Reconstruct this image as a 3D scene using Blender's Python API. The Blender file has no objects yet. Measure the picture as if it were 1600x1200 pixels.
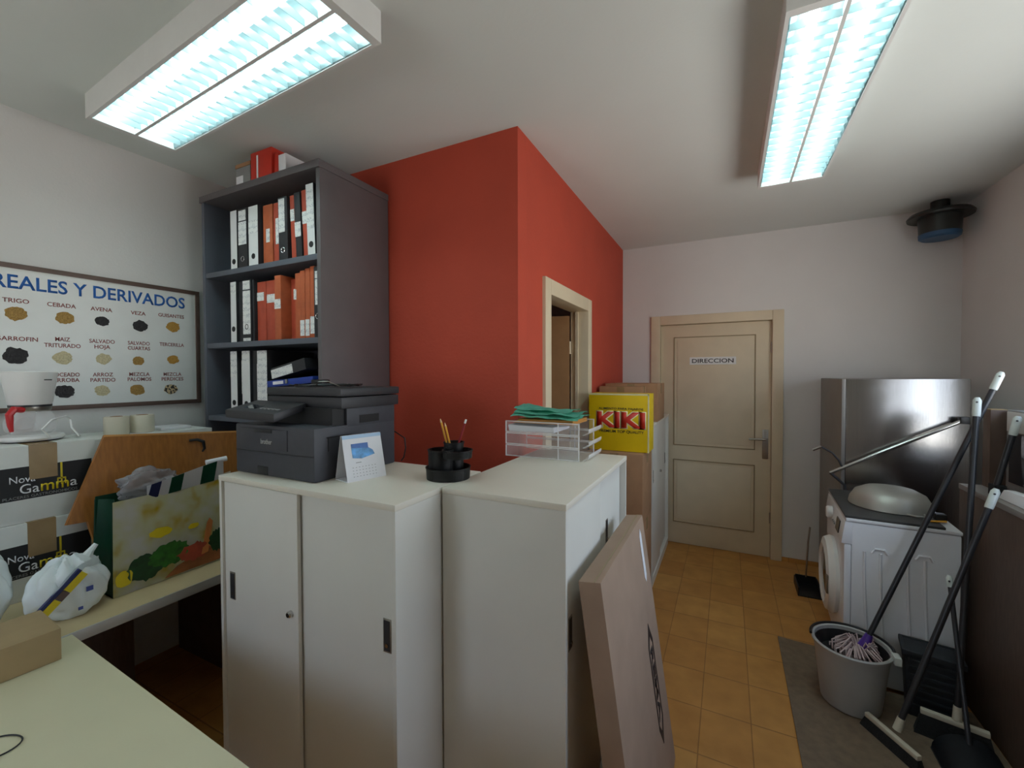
import bpy, bmesh, math, random
from mathutils import Vector, Matrix, noise
random.seed(7)
S = bpy.context.scene
COL = S.collection
PI = math.pi

# ------------------------------------------------------------ camera, daylight, exposure
cam_d = bpy.data.cameras.new('camera'); cam = bpy.data.objects.new('camera', cam_d); COL.objects.link(cam)
cam_d.sensor_width = 36.0; cam_d.lens = 36.0 * 674.0 / 1600.0; cam_d.clip_start = 0.02
CR = Vector((0.894453, 0.447153, -0.002966)); CF = Vector((-0.447107, 0.894216, -0.021745)); CU = CR.cross(CF)
cam.matrix_world = Matrix(((CR.x, CU.x, -CF.x, 0), (CR.y, CU.y, -CF.y, 0), (CR.z, CU.z, -CF.z, 1.57), (0, 0, 0, 1)))
S.camera = cam
S.view_settings.view_transform = 'Standard'; S.view_settings.look = 'None'
S.view_settings.gamma = 1.0; S.view_settings.use_curve_mapping = False
S.view_settings.exposure = -0.42
TUBE_POWER = 6.6
W = bpy.data.worlds.new('sky'); S.world = W; W.use_nodes = True
wn = W.node_tree.nodes; wl = W.node_tree.links
bg = wn['Background']; bg.inputs[1].default_value = 7.5
tc = wn.new('ShaderNodeTexCoord'); sx = wn.new('ShaderNodeSeparateXYZ'); rp = wn.new('ShaderNodeValToRGB')
wl.new(tc.outputs['Generated'], sx.inputs[0]); wl.new(sx.outputs[2], rp.inputs[0]); wl.new(rp.outputs[0], bg.inputs[0])
rp.color_ramp.elements[0].position = 0.0; rp.color_ramp.elements[0].color = (1.30, 1.28, 1.22, 1)
rp.color_ramp.elements[1].position = 0.04; rp.color_ramp.elements[1].color = (0.80, 0.90, 1.0, 1)
e = rp.color_ramp.elements.new(0.8); e.color = (0.42, 0.62, 1.0, 1)
S.cycles.max_bounces = 9; S.cycles.diffuse_bounces = 5; S.cycles.glossy_bounces = 5
S.cycles.transmission_bounces = 8; S.cycles.transparent_max_bounces = 12
S.cycles.sample_clamp_indirect = 6.0
S.cycles.use_denoising = True
for px, py, pz, sx_, sy_, rot in ((1.515, 1.78, 1.63, 1.1, 1.96, (0, PI/2, 0)), (-1.85, -1.715, 1.65, 1.0, 1.1, (-PI/2, 0, 0))):
    ld = bpy.data.lights.new('window_portal', 'AREA'); ld.shape = 'RECTANGLE'; ld.size = sx_; ld.size_y = sy_
    ld.cycles.is_portal = True
    lo = bpy.data.objects.new('window_portal', ld); lo.location = (px, py, pz); lo.rotation_euler = rot; COL.objects.link(lo)

# ------------------------------------------------------------ materials
def lin(h):
    c = [int(h[i:i+2], 16) / 255 for i in (0, 2, 4)]
    return [x / 12.92 if x <= 0.04045 else ((x + 0.055) / 1.055) ** 2.4 for x in c]
def mat(name, hexc, rough=0.5, metal=0.0, var=0.06, scale=12.0, bump=0.0, bscale=60.0, alpha=1.0, spec=0.5, trans=0.0, stretch=None):
    m = bpy.data.materials.new(name); m.use_nodes = True
    n = m.node_tree.nodes; l = m.node_tree.links; b = n['Principled BSDF']
    c = lin(hexc)
    b.inputs['Roughness'].default_value = rough; b.inputs['Metallic'].default_value = metal
    b.inputs['Specular IOR Level'].default_value = spec
    b.inputs['Alpha'].default_value = alpha; b.inputs['Transmission Weight'].default_value = trans
    t = n.new('ShaderNodeTexCoord'); nz = n.new('ShaderNodeTexNoise'); nz.inputs['Scale'].default_value = scale
    nz.inputs['Detail'].default_value = 4
    src = t.outputs['Object']
    if stretch:
        mp = n.new('ShaderNodeMapping'); mp.inputs['Scale'].default_value = stretch; l.new(src, mp.inputs[0]); src = mp.outputs[0]
    l.new(src, nz.inputs['Vector'])
    r = n.new('ShaderNodeValToRGB')
    r.color_ramp.elements[0].position = 0.3; r.color_ramp.elements[1].position = 0.7
    r.color_ramp.elements[0].color = [max(0, x * (1 - var)) for x in c] + [1]
    r.color_ramp.elements[1].color = [min(1, x * (1 + var)) for x in c] + [1]
    l.new(nz.outputs['Fac'], r.inputs[0]); l.new(r.outputs[0], b.inputs['Base Color'])
    if bump:
        n2 = n.new('ShaderNodeTexNoise'); n2.inputs['Scale'].default_value = bscale; n2.inputs['Detail'].default_value = 3
        l.new(src, n2.inputs['Vector'])
        bp = n.new('ShaderNodeBump'); bp.inputs['Strength'].default_value = bump; bp.inputs['Distance'].default_value = 0.01
        l.new(n2.outputs['Fac'], bp.inputs['Height']); l.new(bp.outputs[0], b.inputs['Normal'])
    return m
def emit(name, c, s):
    m = bpy.data.materials.new(name); m.use_nodes = True; n = m.node_tree.nodes; b = n['Principled BSDF']
    b.inputs['Base Color'].default_value = (0.9, 0.9, 0.9, 1)
    b.inputs['Emission Color'].default_value = (*c, 1); b.inputs['Emission Strength'].default_value = s
    return m
def tile_mat():
    m = mat('floor_tile', 'C08A45', 0.5, 0, 0.12, 5.0)
    n = m.node_tree.nodes; l = m.node_tree.links; b = n['Principled BSDF']
    t = n.new('ShaderNodeTexCoord'); mp = n.new('ShaderNodeMapping')
    mp.inputs['Location'].default_value = (0.035 / 0.205 + 10, -0.0 + 10, 0)
    mp.inputs['Scale'].default_value = (1 / 0.205, 1 / 0.272, 1)
    l.new(t.outputs['Object'], mp.inputs[0])
    br = n.new('ShaderNodeTexBrick'); br.offset = 0.0; br.inputs['Scale'].default_value = 1.0
    br.inputs['Brick Width'].default_value = 1.0; br.inputs['Row Height'].default_value = 1.0
    br.inputs['Mortar Size'].default_value = 0.014; br.inputs['Mortar Smooth'].default_value = 0.4
    br.inputs['Color1'].default_value = (*lin('BE8442'), 1); br.inputs['Color2'].default_value = (*lin('CC9650'), 1)
    br.inputs['Mortar'].default_value = (*lin('A0703A'), 1)
    l.new(mp.outputs[0], br.inputs['Vector'])
    nz = n.new('ShaderNodeTexNoise'); nz.inputs['Scale'].default_value = 9; nz.inputs['Detail'].default_value = 5
    l.new(t.outputs['Object'], nz.inputs['Vector'])
    mx = n.new('ShaderNodeMix'); mx.data_type = 'RGBA'; mx.blend_type = 'MULTIPLY'; mx.inputs[0].default_value = 0.55
    cr = n.new('ShaderNodeValToRGB'); cr.color_ramp.elements[0].position = 0.3; cr.color_ramp.elements[0].color = (0.62, 0.55, 0.45, 1)
    cr.color_ramp.elements[1].position = 0.7; cr.color_ramp.elements[1].color = (1, 1, 1, 1)
    l.new(nz.outputs['Fac'], cr.inputs[0])
    l.new(br.outputs['Color'], mx.inputs[6]); l.new(cr.outputs[0], mx.inputs[7]); l.new(mx.outputs[2], b.inputs['Base Color'])
    bp = n.new('ShaderNodeBump'); bp.inputs['Strength'].default_value = 0.3; bp.inputs['Distance'].default_value = 0.004; bp.invert = True
    l.new(br.outputs['Fac'], bp.inputs['Height']); l.new(bp.outputs[0], b.inputs['Normal'])
    return m
def paper_mat():
    m = mat('label_paper', 'E6E6E4', 0.7, 0, 0.03)
    n = m.node_tree.nodes; l = m.node_tree.links; b = n['Principled BSDF']
    t = n.new('ShaderNodeTexCoord'); wv = n.new('ShaderNodeTexWave'); wv.bands_direction = 'Z'
    wv.inputs['Scale'].default_value = 9.0; wv.inputs['Distortion'].default_value = 6.0; wv.inputs['Detail Scale'].default_value = 14.0
    wv.inputs['Detail'].default_value = 3
    r = n.new('ShaderNodeValToRGB'); r.color_ramp.elements[0].position = 0.05; r.color_ramp.elements[0].color = (0.48, 0.49, 0.52, 1)
    r.color_ramp.elements[1].position = 0.14; r.color_ramp.elements[1].color = (*lin('E4E4E2'), 1)
    l.new(t.outputs['Object'], wv.inputs['Vector']); l.new(wv.outputs['Fac'], r.inputs[0]); l.new(r.outputs[0], b.inputs['Base Color'])
    return m
def bagprint_mat():
    m = mat('bag_print', 'D8D0A8', 0.45, 0, 0.05)
    n = m.node_tree.nodes; l = m.node_tree.links; b = n['Principled BSDF']
    t = n.new('ShaderNodeTexCoord'); nz = n.new('ShaderNodeTexNoise'); nz.inputs['Scale'].default_value = 11; nz.inputs['Detail'].default_value = 2
    r = n.new('ShaderNodeValToRGB'); cr = r.color_ramp
    cr.elements[0].position = 0.36; cr.elements[0].color = (*lin('F0ECE0'), 1)
    cr.elements[1].position = 0.70; cr.elements[1].color = (*lin('D8B820'), 1)
    e2 = cr.elements.new(0.55); e2.color = (*lin('E6E2B4'), 1)
    l.new(t.outputs['Object'], nz.inputs['Vector']); l.new(nz.outputs['Fac'], r.inputs[0]); l.new(r.outputs[0], b.inputs['Base Color'])
    return m
def steel_mat():
    m = mat('brushed_steel', 'A09C98', 0.20, 1.0, 0.05, 6.0, 0.05, 40.0, stretch=(60, 60, 0.6))
    return m
def grain_mat():
    m = mat('grain_mixed', 'B09A78', 0.8)
    n = m.node_tree.nodes; l = m.node_tree.links; b = n['Principled BSDF']
    t = n.new('ShaderNodeTexCoord'); v = n.new('ShaderNodeTexVoronoi'); v.inputs['Scale'].default_value = 150
    l.new(t.outputs['Object'], v.inputs['Vector'])
    r = n.new('ShaderNodeValToRGB'); r.color_ramp.interpolation = 'CONSTANT'
    r.color_ramp.elements[0].color = (*lin('3A3430'), 1); r.color_ramp.elements[1].position = 0.35; r.color_ramp.elements[1].color = (*lin('C8B08A'), 1)
    sp = n.new('ShaderNodeSeparateColor'); l.new(v.outputs['Color'], sp.inputs[0]); l.new(sp.outputs[0], r.inputs[0]); l.new(r.outputs[0], b.inputs['Base Color'])
    return m
M = dict(
    wall=mat('wall_paint', 'DAD8D6', 0.85, 0, 0.02, 3, 0.08, 90), ceil=mat('ceiling_paint', 'DADFDC', 0.9, 0, 0.02, 2, 0.06, 60),
    red=mat('red_paint', 'B8452F', 0.75, 0, 0.05, 4, 0.15, 70), tile=tile_mat(), paper=paper_mat(),
    beige=mat('beige_gloss_paint', 'D6C6AA', 0.5, 0, 0.04, 6), groove=mat('panel_groove', '9A8868', 0.6),
    cab=mat('cabinet_metal', 'DEDCD4', 0.42, 0, 0.02, 5), cabtop=mat('cabinet_top', 'E0DACC', 0.4, 0, 0.02, 5),
    dark=mat('dark_plastic', '2C2C30', 0.45, 0, 0.1, 30), black=mat('black_plastic', '161618', 0.4, 0, 0.1, 30),
    printer=mat('printer_charcoal', '3C3D44', 0.5, 0, 0.06, 40, 0.05, 300), chrome=mat('chrome', 'C8C8C8', 0.18, 1.0, 0.03),
    nickel=mat('satin_nickel', 'A8A49C', 0.32, 1.0, 0.04), steel=steel_mat(),
    shelf=mat('grey_board', '585C66', 0.55, 0, 0.06, 9), shelfside=mat('grey_board_side', '5C5658', 0.5, 0, 0.06, 9),
    bred=mat('binder_red_board', 'B04830', 0.6, 0, 0.12, 25), borange=mat('binder_orange_board', 'B45A34', 0.6, 0, 0.12, 25),
    bblack=mat('binder_black', '26262A', 0.55, 0, 0.1, 40), bwhite=mat('binder_white', 'E0E0E0', 0.5, 0, 0.03),
    blue=mat('blue_plastic', '1E3C96', 0.4, 0, 0.08), white=mat('white_plastic', 'E6E6E4', 0.35, 0, 0.02),
    whitegloss=mat('white_enamel', 'E4E6EA', 0.25, 0, 0.02), card=mat('cardboard', 'A8805E', 0.8, 0, 0.08, 14),
    cardpink=mat('cardboard_pale', 'A08672', 0.75, 0, 0.06, 9), cardtan=mat('cardboard_tan', 'A48C66', 0.8, 0, 0.07, 12),
    tape=mat('packing_tape', '9A805C', 0.25, 0, 0.08, 20), cartonwhite=mat('carton_white', 'DADCD8', 0.6, 0, 0.04),
    ink=mat('ink_black', '1C1C1E', 0.6), inkbrown=mat('ink_brown', '2A1C18', 0.7), yellowink=mat('yellow_ink', 'D8C018', 0.5),
    kiki=mat('yellow_carton', 'E8C400', 0.5, 0, 0.03), kikired=mat('red_ink', 'C8301C', 0.5), kikiedge=mat('cream_edge', 'E8E0B0', 0.6),
    wood=mat('orange_wood', 'A0662C', 0.5, 0, 0.16, 6, stretch=(3, 14, 3)), woodedge=mat('pale_wood_edge', 'C89050', 0.5, 0, 0.1),
    counter=mat('pale_laminate', 'C8B48C', 0.45, 0, 0.05, 8), edge=mat('aluminium_edge', 'D0D0CC', 0.35, 0.6, 0.03),
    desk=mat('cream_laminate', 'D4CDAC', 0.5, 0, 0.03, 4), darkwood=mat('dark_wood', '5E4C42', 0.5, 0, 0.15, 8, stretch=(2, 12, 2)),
    greytop=mat('grey_worktop', '8A8480', 0.4, 0, 0.05), frame=mat('brown_frame', '5E4A42', 0.5, 0, 0.1, 20),
    poster=mat('poster_paper', 'E2E4E2', 0.35, 0, 0.02), pblue=mat('poster_blue', '1C5CA8', 0.6), pred=mat('poster_brown_red', '8A4440', 0.6),
    g1=mat('grain_tan', 'A88448', 0.8, 0, 0.25, 160, 0.5, 200), g2=mat('grain_dark', '2C2A2C', 0.7, 0, 0.4, 120, 0.5, 150),
    g3=mat('grain_pale', 'C8BC98', 0.8, 0, 0.2, 160, 0.5, 200), g4=mat('grain_gold', 'B88C40', 0.8, 0, 0.2, 160, 0.5, 200), g5=grain_mat(),
    green=mat('bag_green', '0E5038', 0.4, 0, 0.12, 10), bagprint=bagprint_mat(), leaf=mat('leaf_green', '2E6A22', 0.5, 0, 0.45, 40),
    leafdark=mat('leaf_dark_green', '1C4422', 0.5, 0, 0.4, 40), tomato=mat('printed_red', 'B04A34', 0.5, 0, 0.2, 20), carrot=mat('printed_orange', 'C47840', 0.5, 0, 0.1),
    soil=mat('printed_brown', '9A5C34', 0.5, 0, 0.25, 20), navy=mat('navy_stripe', '202858', 0.5),
    film=mat('clear_film', 'A4A6AC', 0.14, 0, 0.02, 12, 0.6, 18, alpha=0.5), pbag=mat('white_film', 'E0E8E8', 0.3, 0, 0.03, 8, 0.5, 14), pblu=mat('bag_blue_print', '3C4C90', 0.5),
    glass=mat('clear_glass', 'FFFFFF', 0.02, 0, 0.0, alpha=0.18), smoke=mat('smoked_door_glass', '30343A', 0.05, 0, 0.0, spec=0.8),
    acryl=mat('clear_acrylic', 'FFFAFA', 0.08, 0, 0.0, alpha=0.09, spec=0.8), acrylr=mat('clear_acrylic_edge', 'FFFFFF', 0.1, 0, 0.0, alpha=0.62, spec=0.8),
    teal=mat('teal_cloth', '74CDB6', 0.85, 0, 0.06, 40, 0.2, 120), manila=mat('manila_envelope', 'C88A40', 0.7), greypaper=mat('grey_folder', '8E8C8A', 0.7), sheet=mat('white_sheet', 'E6E6EA', 0.7, 0, 0.02),
    mesh=mat('black_wire_mesh', '181818', 0.5, 0.3, 0.1, alpha=0.88), pencily=mat('pencil_yellow', 'D89A30', 0.5), pencilr=mat('pencil_red', '8A2028', 0.45), skinwood=mat('pencil_wood', 'D8B088', 0.7),
    ered=mat('red_handle', 'C42A2E', 0.35), fridgeside=mat('fridge_door_grey', '8A8580', 0.45, 0.4, 0.04), washertop=mat('charcoal_top', '3A3A3A', 0.5, 0, 0.1, 30),
    alu=mat('aluminium', 'B0AEA6', 0.45, 0.55, 0.05, 10), mat_=mat('brown_mat', '7A6A58', 0.9, 0, 0.14, 30, 0.4, 160), bucket=mat('bucket_plastic', 'A8A8A6', 0.5, 0, 0.04),
    bin=mat('dark_bin', '22262C', 0.6, 0, 0.15, 40), rod=mat('dark_grey_tube', '3A3C40', 0.35, 0.4, 0.05), cap=mat('pale_cap', 'C8D0CC', 0.4), strip=mat('beige_strip', 'CCC6B4', 0.5),
    bristle=mat('dark_bristle', '1C1E20', 0.9, 0, 0.3, 120, 0.6, 200), mopw=mat('mop_yarn', 'C8B4B4', 0.95, 0, 0.12, 60), purple=mat('purple_socket', '503090', 0.4),
    lampbody=mat('lamp_housing', 'DCDCDA', 0.5, 0, 0.02), louvre=mat('lamp_louvre', 'A4B8BC', 0.4, 0.2, 0.01), reflector=mat('lamp_reflector', '9CAEB2', 0.35, 0.3, 0.01),
    tube=emit('fluorescent_tube', (0.76, 1.0, 0.985), TUBE_POWER * 4), navyplate=mat('dark_fixture', '2C302E', 0.35, 0.3), bluecap=mat('dull_blue', '2C5478', 0.5),
    photo=mat('calendar_picture', '4C90C8', 0.4, 0, 0.6, 40), photodeep=mat('calendar_deep_blue', '2C60A8', 0.4, 0, 0.2, 60), calblue=mat('calendar_pale_blue', 'A8C4E0', 0.5),
    roll=mat('cream_roll', 'E0D8C4', 0.4, 0, 0.03), grey=mat('mid_grey', '8C8C8C', 0.5), ptext=mat('silver_text', 'C8C8C8', 0.4), inside=mat('inner_room_paint', 'B06A50', 0.8), shadedleaf=mat('shaded_beige_leaf', '9A7048', 0.55, 0, 0.08),
)

# ------------------------------------------------------------ mesh helpers
def newb(): return bmesh.new()
def box(bm, x0, x1, y0, y1, z0, z1, bev=0.0, seg=2):
    vs = [bm.verts.new((x, y, z)) for x in (x0, x1) for y in (y0, y1) for z in (z0, z1)]
    f = [(0, 1, 3, 2), (4, 6, 7, 5), (0, 4, 5, 1), (2, 3, 7, 6), (0, 2, 6, 4), (1, 5, 7, 3)]
    fs = [bm.faces.new([vs[i] for i in q]) for q in f]
    if bev:
        es = list({e_ for q in fs for e_ in q.edges})
        bmesh.ops.bevel(bm, geom=es, offset=bev, segments=seg, affect='EDGES', profile=0.6)
    return bm
def hexa(bm, bot, top, bev=0.0):
    """bot, top: 4 points each, counter-clockwise seen from above"""
    b = [bm.verts.new(p) for p in bot]; t = [bm.verts.new(p) for p in top]
    fs = [bm.faces.new(b[::-1]), bm.faces.new(t)]
    for i in range(4):
        j = (i + 1) % 4; fs.append(bm.faces.new((b[i], b[j], t[j], t[i])))
    if bev:
        es = list({e_ for q in fs for e_ in q.edges})
        bmesh.ops.bevel(bm, geom=es, offset=bev, segments=2, affect='EDGES', profile=0.6)
    return bm
def prism(bm, pts, off):
    """flat polygon (3D points) extruded by vector off"""
    off = Vector(off); a = [bm.verts.new(p) for p in pts]; b = [bm.verts.new(Vector(p) + off) for p in pts]
    bm.faces.new(a[::-1]); bm.faces.new(b); n = len(pts)
    for i in range(n):
        j = (i + 1) % n; bm.faces.new((a[i], a[j], b[j], b[i]))
    bmesh.ops.recalc_face_normals(bm, faces=bm.faces[:])
    return bm
def tube(bm, path, r, n=10, cap=True):
    path = [Vector(p) for p in path]; rings = []
    rr = r if isinstance(r, (list, tuple)) else [r] * len(path)
    up = None
    for i, p in enumerate(path):
        d = (path[min(i + 1, len(path) - 1)] - path[max(i - 1, 0)]).normalized()
        if up is None:
            up = Vector((0, 0, 1)) if abs(d.z) < 0.9 else Vector((1, 0, 0))
        s = d.cross(up).normalized(); up = s.cross(d).normalized()
        rings.append([bm.verts.new(p + (s * math.cos(2 * PI * k / n) + up * math.sin(2 * PI * k / n)) * rr[i]) for k in range(n)])
    for a, b in zip(rings, rings[1:]):
        for k in range(n):
            bm.faces.new((a[k], a[(k + 1) % n], b[(k + 1) % n], b[k]))
    if cap:
        bm.faces.new(rings[0][::-1]); bm.faces.new(rings[-1])
    return bm
def lathe(bm, prof, c, n=32, axis='Z', close=False):
    """prof: list of (radius, height)"""
    rings = []
    for r, h in prof:
        ring = []
        for k in range(n):
            a = 2 * PI * k / n; u, v = r * math.cos(a), r * math.sin(a)
            p = (u, v, h) if axis == 'Z' else ((h, u, v) if axis == 'X' else (v, h, u))
            ring.append(bm.verts.new((c[0] + p[0], c[1] + p[1], c[2] + p[2])))
        rings.append(ring)
    for a, b in zip(rings, rings[1:]):
        for k in range(n):
            bm.faces.new((a[k], a[(k + 1) % n], b[(k + 1) % n], b[k]))
    if close:
        for k in range(n):
            a, b = rings[-1], rings[0]; bm.faces.new((a[k], a[(k + 1) % n], b[(k + 1) % n], b[k]))
    else:
        if prof[0][0] > 1e-4: bm.faces.new(rings[0][::-1])
        if prof[-1][0] > 1e-4: bm.faces.new(rings[-1])
    bmesh.ops.remove_doubles(bm, verts=bm.verts[:], dist=1e-6)
    return bm
def sheet(bm, fn, nu, nv, thick=0.0015):
    g = [[bm.verts.new(fn(i / nu, j / nv)) for j in range(nv + 1)] for i in range(nu + 1)]
    fs = [bm.faces.new((g[i][j], g[i + 1][j], g[i + 1][j + 1], g[i][j + 1])) for i in range(nu) for j in range(nv)]
    if thick: bmesh.ops.solidify(bm, geom=fs, thickness=thick)
    return bm
def blob(bm, c, r, amp, fr, sub=4, seed=0, flat=None, pleat=0.0):
    res = bmesh.ops.create_icosphere(bm, subdivisions=sub, radius=1.0)
    for v in res['verts']:
        d = v.co.normalized(); k = 1 + amp * noise.noise(d * fr + Vector((seed, seed * 2.1, 0))) + amp * 0.5 * noise.noise(d * fr * 2.3 + Vector((seed, 0, 7)))
        if pleat: k *= 1 + pleat * (.25 + max(0, d.z + .2)) * (abs(math.sin(math.atan2(d.y, d.x) * 4.5 + 2.2 * d.z + seed)) - .55)
        p = Vector((d.x * r[0] * k, d.y * r[1] * k, d.z * r[2] * k)) + Vector(c)
        if flat is not None and p.z < flat: p.z = flat + (p.z - flat) * 0.02
        v.co = p
    return bm
WM = {}
def link(name, bm, m, parent=None, base=None, smooth=True):
    me = bpy.data.meshes.new(name)
    bmesh.ops.recalc_face_normals(bm, faces=bm.faces[:])
    mw = WM[parent] if parent else None
    if mw is not None: bm.transform(mw.inverted())
    loc = None
    if parent is None:
        xs = [v.co for v in bm.verts]
        lo = Vector((min(p.x for p in xs), min(p.y for p in xs), min(p.z for p in xs))); hi = Vector((max(p.x for p in xs), max(p.y for p in xs), max(p.z for p in xs)))
        loc = Vector(((lo.x + hi.x) / 2, (lo.y + hi.y) / 2, lo.z)); bm.transform(Matrix.Translation(-loc))
    bm.to_mesh(me); bm.free()
    me.materials.append(m)
    if smooth:
        for p in me.polygons: p.use_smooth = True
        me.set_sharp_from_angle(angle=math.radians(32))
    o = bpy.data.objects.new(name, me); COL.objects.link(o)
    if parent: o.parent = parent; WM[o] = WM[parent]
    else: o.location = loc; WM[o] = Matrix.Translation(loc)
    return o
def tag(o, label=None, cat=None, group=None, kind=None):
    if label: o['label'] = label
    if cat: o['category'] = cat
    if group: o['group'] = group
    if kind: o['kind'] = kind
    return o
def thing(name, label, cat, loc, rz=0.0, group=None):
    o = bpy.data.objects.new(name, None); COL.objects.link(o); o.empty_display_size = 0.05
    o.location = loc; o.rotation_euler = (0, 0, rz); WM[o] = Matrix.Translation(loc) @ Matrix.Rotation(rz, 4, 'Z')
    return tag(o, label, cat, group)
def struct(name, bm, m): return tag(link(name, bm, m), kind='structure')
def bx(name, m, parent, x0, x1, y0, y1, z0, z1, bev=0.0):
    return link(name, box(newb(), x0, x1, y0, y1, z0, z1, bev), m, parent)
_fc = {}
def text(name, s, parent, m, org, right, up, h, width=None, bold=0.0, align='LEFT', depth=0.0008, shear=0.0):
    """flat lettering; org = baseline start (or centre); h = cap height"""
    cu = bpy.data.curves.new('t', 'FONT'); cu.body = s; cu.size = 1.0; cu.offset = bold; cu.extrude = 0.0; cu.shear = shear; cu.resolution_u = 3
    ob = bpy.data.objects.new('t', cu); COL.objects.link(ob)
    dg = bpy.context.evaluated_depsgraph_get(); dg.update()
    me = bpy.data.meshes.new_from_object(ob.evaluated_get(dg)); bpy.data.objects.remove(ob); bpy.data.curves.remove(cu)
    bm = bmesh.new(); bm.from_mesh(me); bpy.data.meshes.remove(me)
    xs = [v.co.x for v in bm.verts]; x0, x1 = min(xs), max(xs)
    sy = h / 0.70; sxx = (width / (x1 - x0)) if width else sy
    r = Vector(right).normalized(); u = Vector(up).normalized(); nrm = r.cross(u); o = Vector(org)
    sh = {'LEFT': x0, 'CENTER': (x0 + x1) / 2, 'RIGHT': x1}[align]
    for v in bm.verts: v.co = o + r * ((v.co.x - sh) * sxx) + u * (v.co.y * sy) + nrm * depth
    ob2 = bmesh.ops.extrude_face_region(bm, geom=bm.faces[:])
    for v in [g for g in ob2['geom'] if isinstance(g, bmesh.types.BMVert)]: v.co -= nrm * (depth * 0.8)
    return link(name, bm, m, parent, smooth=False)

# ------------------------------------------------------------ room shell
XL, XRED, YRED, YB, XR, ZC, YF = -2.86, -0.912, 1.892, 4.225, 1.50, 2.765, -1.7
struct('floor', box(newb(), XL - 0.1, XR + 0.1, YF - 0.1, YB + 0.3, -0.1, 0), M['tile'])
struct('ceiling', box(newb(), XL - 0.1, XR + 0.1, YF - 0.1, YB + 0.3, ZC, ZC + 0.1), M['ceil'])
struct('wall_left', box(newb(), XL - 0.1, XL, YF, YB + 0.3, 0, ZC), M['wall'])
V0, V1 = -2.35, -1.35
b = newb(); box(b, XL, V0, YF - 0.1, YF, 0, ZC); box(b, V1, XR, YF - 0.1, YF, 0, ZC); box(b, V0, V1, YF - 0.1, YF, 0, 1.1); box(b, V0, V1, YF - 0.1, YF, 2.2, ZC)
struct('wall_front', b, M['wall'])
# far wall with the office door opening
DX0, DX1, DZ = -0.575, 0.345, 2.035
b = newb(); box(b, XL, DX0, YB, YB + 0.12, 0, ZC); box(b, DX1, XR, YB, YB + 0.12, 0, ZC); box(b, DX0, DX1, YB, YB + 0.12, DZ, ZC)
struct('wall_back', b, M['wall'])
struct('door_gap_blocker', box(newb(), DX0 - .1, DX1 + .1, YB + .20, YB + .25, 0, ZC), M['wall'])  # unseen panel added behind the door to keep sky out of its gap
# right wall with a window opening (beside and behind the camera)
WY0, WY1, WZ0, WZ1 = 0.8, 2.76, 1.08, 2.18
b = newb(); box(b, XR, XR + 0.1, YF, WY0, 0, ZC); box(b, XR, XR + 0.1, WY1, YB + 0.3, 0, ZC); box(b, XR, XR + 0.1, WY0, WY1, 0, WZ0); box(b, XR, XR + 0.1, WY0, WY1, WZ1, ZC)
struct('wall_right', b, M['wall'])
wroot = tag(bpy.data.objects.new('window_1', None), kind='structure'); COL.objects.link(wroot); wroot.location = (XR + 0.05, 1.78, WZ0); WM[wroot] = Matrix.Translation(wroot.location)
b = newb()
for y0, y1, z0, z1 in ((WY0, WY0 + .05, WZ0, WZ1), (WY1 - .05, WY1, WZ0, WZ1), (WY0, WY1, WZ0, WZ0 + .05), (WY0, WY1, WZ1 - .05, WZ1), (1.755, 1.805, WZ0, WZ1)):
    box(b, XR + 0.03, XR + 0.08, y0, y1, z0, z1)
link('window_frame', b, M['white'], wroot)
b = newb(); box(b, XR + .052, XR + .056, WY0 + .05, 1.755, WZ0 + .05, WZ1 - .05); box(b, XR + .052, XR + .056, 1.805, WY1 - .05, WZ0 + .05, WZ1 - .05)
gm = bpy.data.materials.new('window_glass'); gm.use_nodes = True
gn = gm.node_tree.nodes; gl = gm.node_tree.links; tr = gn.new('ShaderNodeBsdfTransparent'); gs = gn.new('ShaderNodeBsdfGlossy'); ms = gn.new('ShaderNodeMixShader')
gs.inputs['Roughness'].default_value = 0.02; ms.inputs[0].default_value = 0.06
gl.new(tr.outputs[0], ms.inputs[1]); gl.new(gs.outputs[0], ms.inputs[2]); gl.new(ms.outputs[0], gn['Material Output'].inputs[0])
link('window_pane', b, gm, wroot)
wroot = tag(bpy.data.objects.new('fill_window', None), kind='structure'); COL.objects.link(wroot); wroot.location = (-1.85, YF - .05, 1.1); WM[wroot] = Matrix.Translation(wroot.location)  # unseen window added to brighten the desk, left side and cabinet fronts
b = newb()
for x0, x1, z0, z1 in ((V0, V0 + .05, 1.1, 2.2), (V1 - .05, V1, 1.1, 2.2), (V0 + .05, V1 - .05, 1.1, 1.15), (V0 + .05, V1 - .05, 2.15, 2.2)): box(b, x0, x1, YF - .08, YF - .03, z0, z1)
link('window_frame', b, M['white'], wroot)
link('window_pane', box(newb(), V0 + .05, V1 - .05, YF - .056, YF - .052, 1.15, 2.15), gm, wroot)
# red block: front face and corridor face with a doorway
RY0, RY1, RZ = 2.275, 3.025, 2.035
b = newb(); box(b, XL, XRED, YRED, YRED + 0.1, 0, ZC)
struct('wall_red_front', b, M['red'])
b = newb(); box(b, XRED - 0.1, XRED, YRED + 0.1, RY0, 0, ZC); box(b, XRED - 0.1, XRED, RY1, YB, 0, ZC); box(b, XRED - 0.1, XRED, RY0, RY1, RZ, ZC)
struct('wall_red_side', b, M['red'])
b = newb(); box(b, XRED, DX0 - .075, YB - .009, YB, 0, .035); box(b, DX1 + .06, XR, YB - .009, YB, 0, .035)
struct('baseboard_back', b, M['tile'])

def sroot(name, loc):
    o = tag(bpy.data.objects.new(name, None), kind='structure'); COL.objects.link(o); o.location = loc; WM[o] = Matrix.Translation(loc); return o
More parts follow.
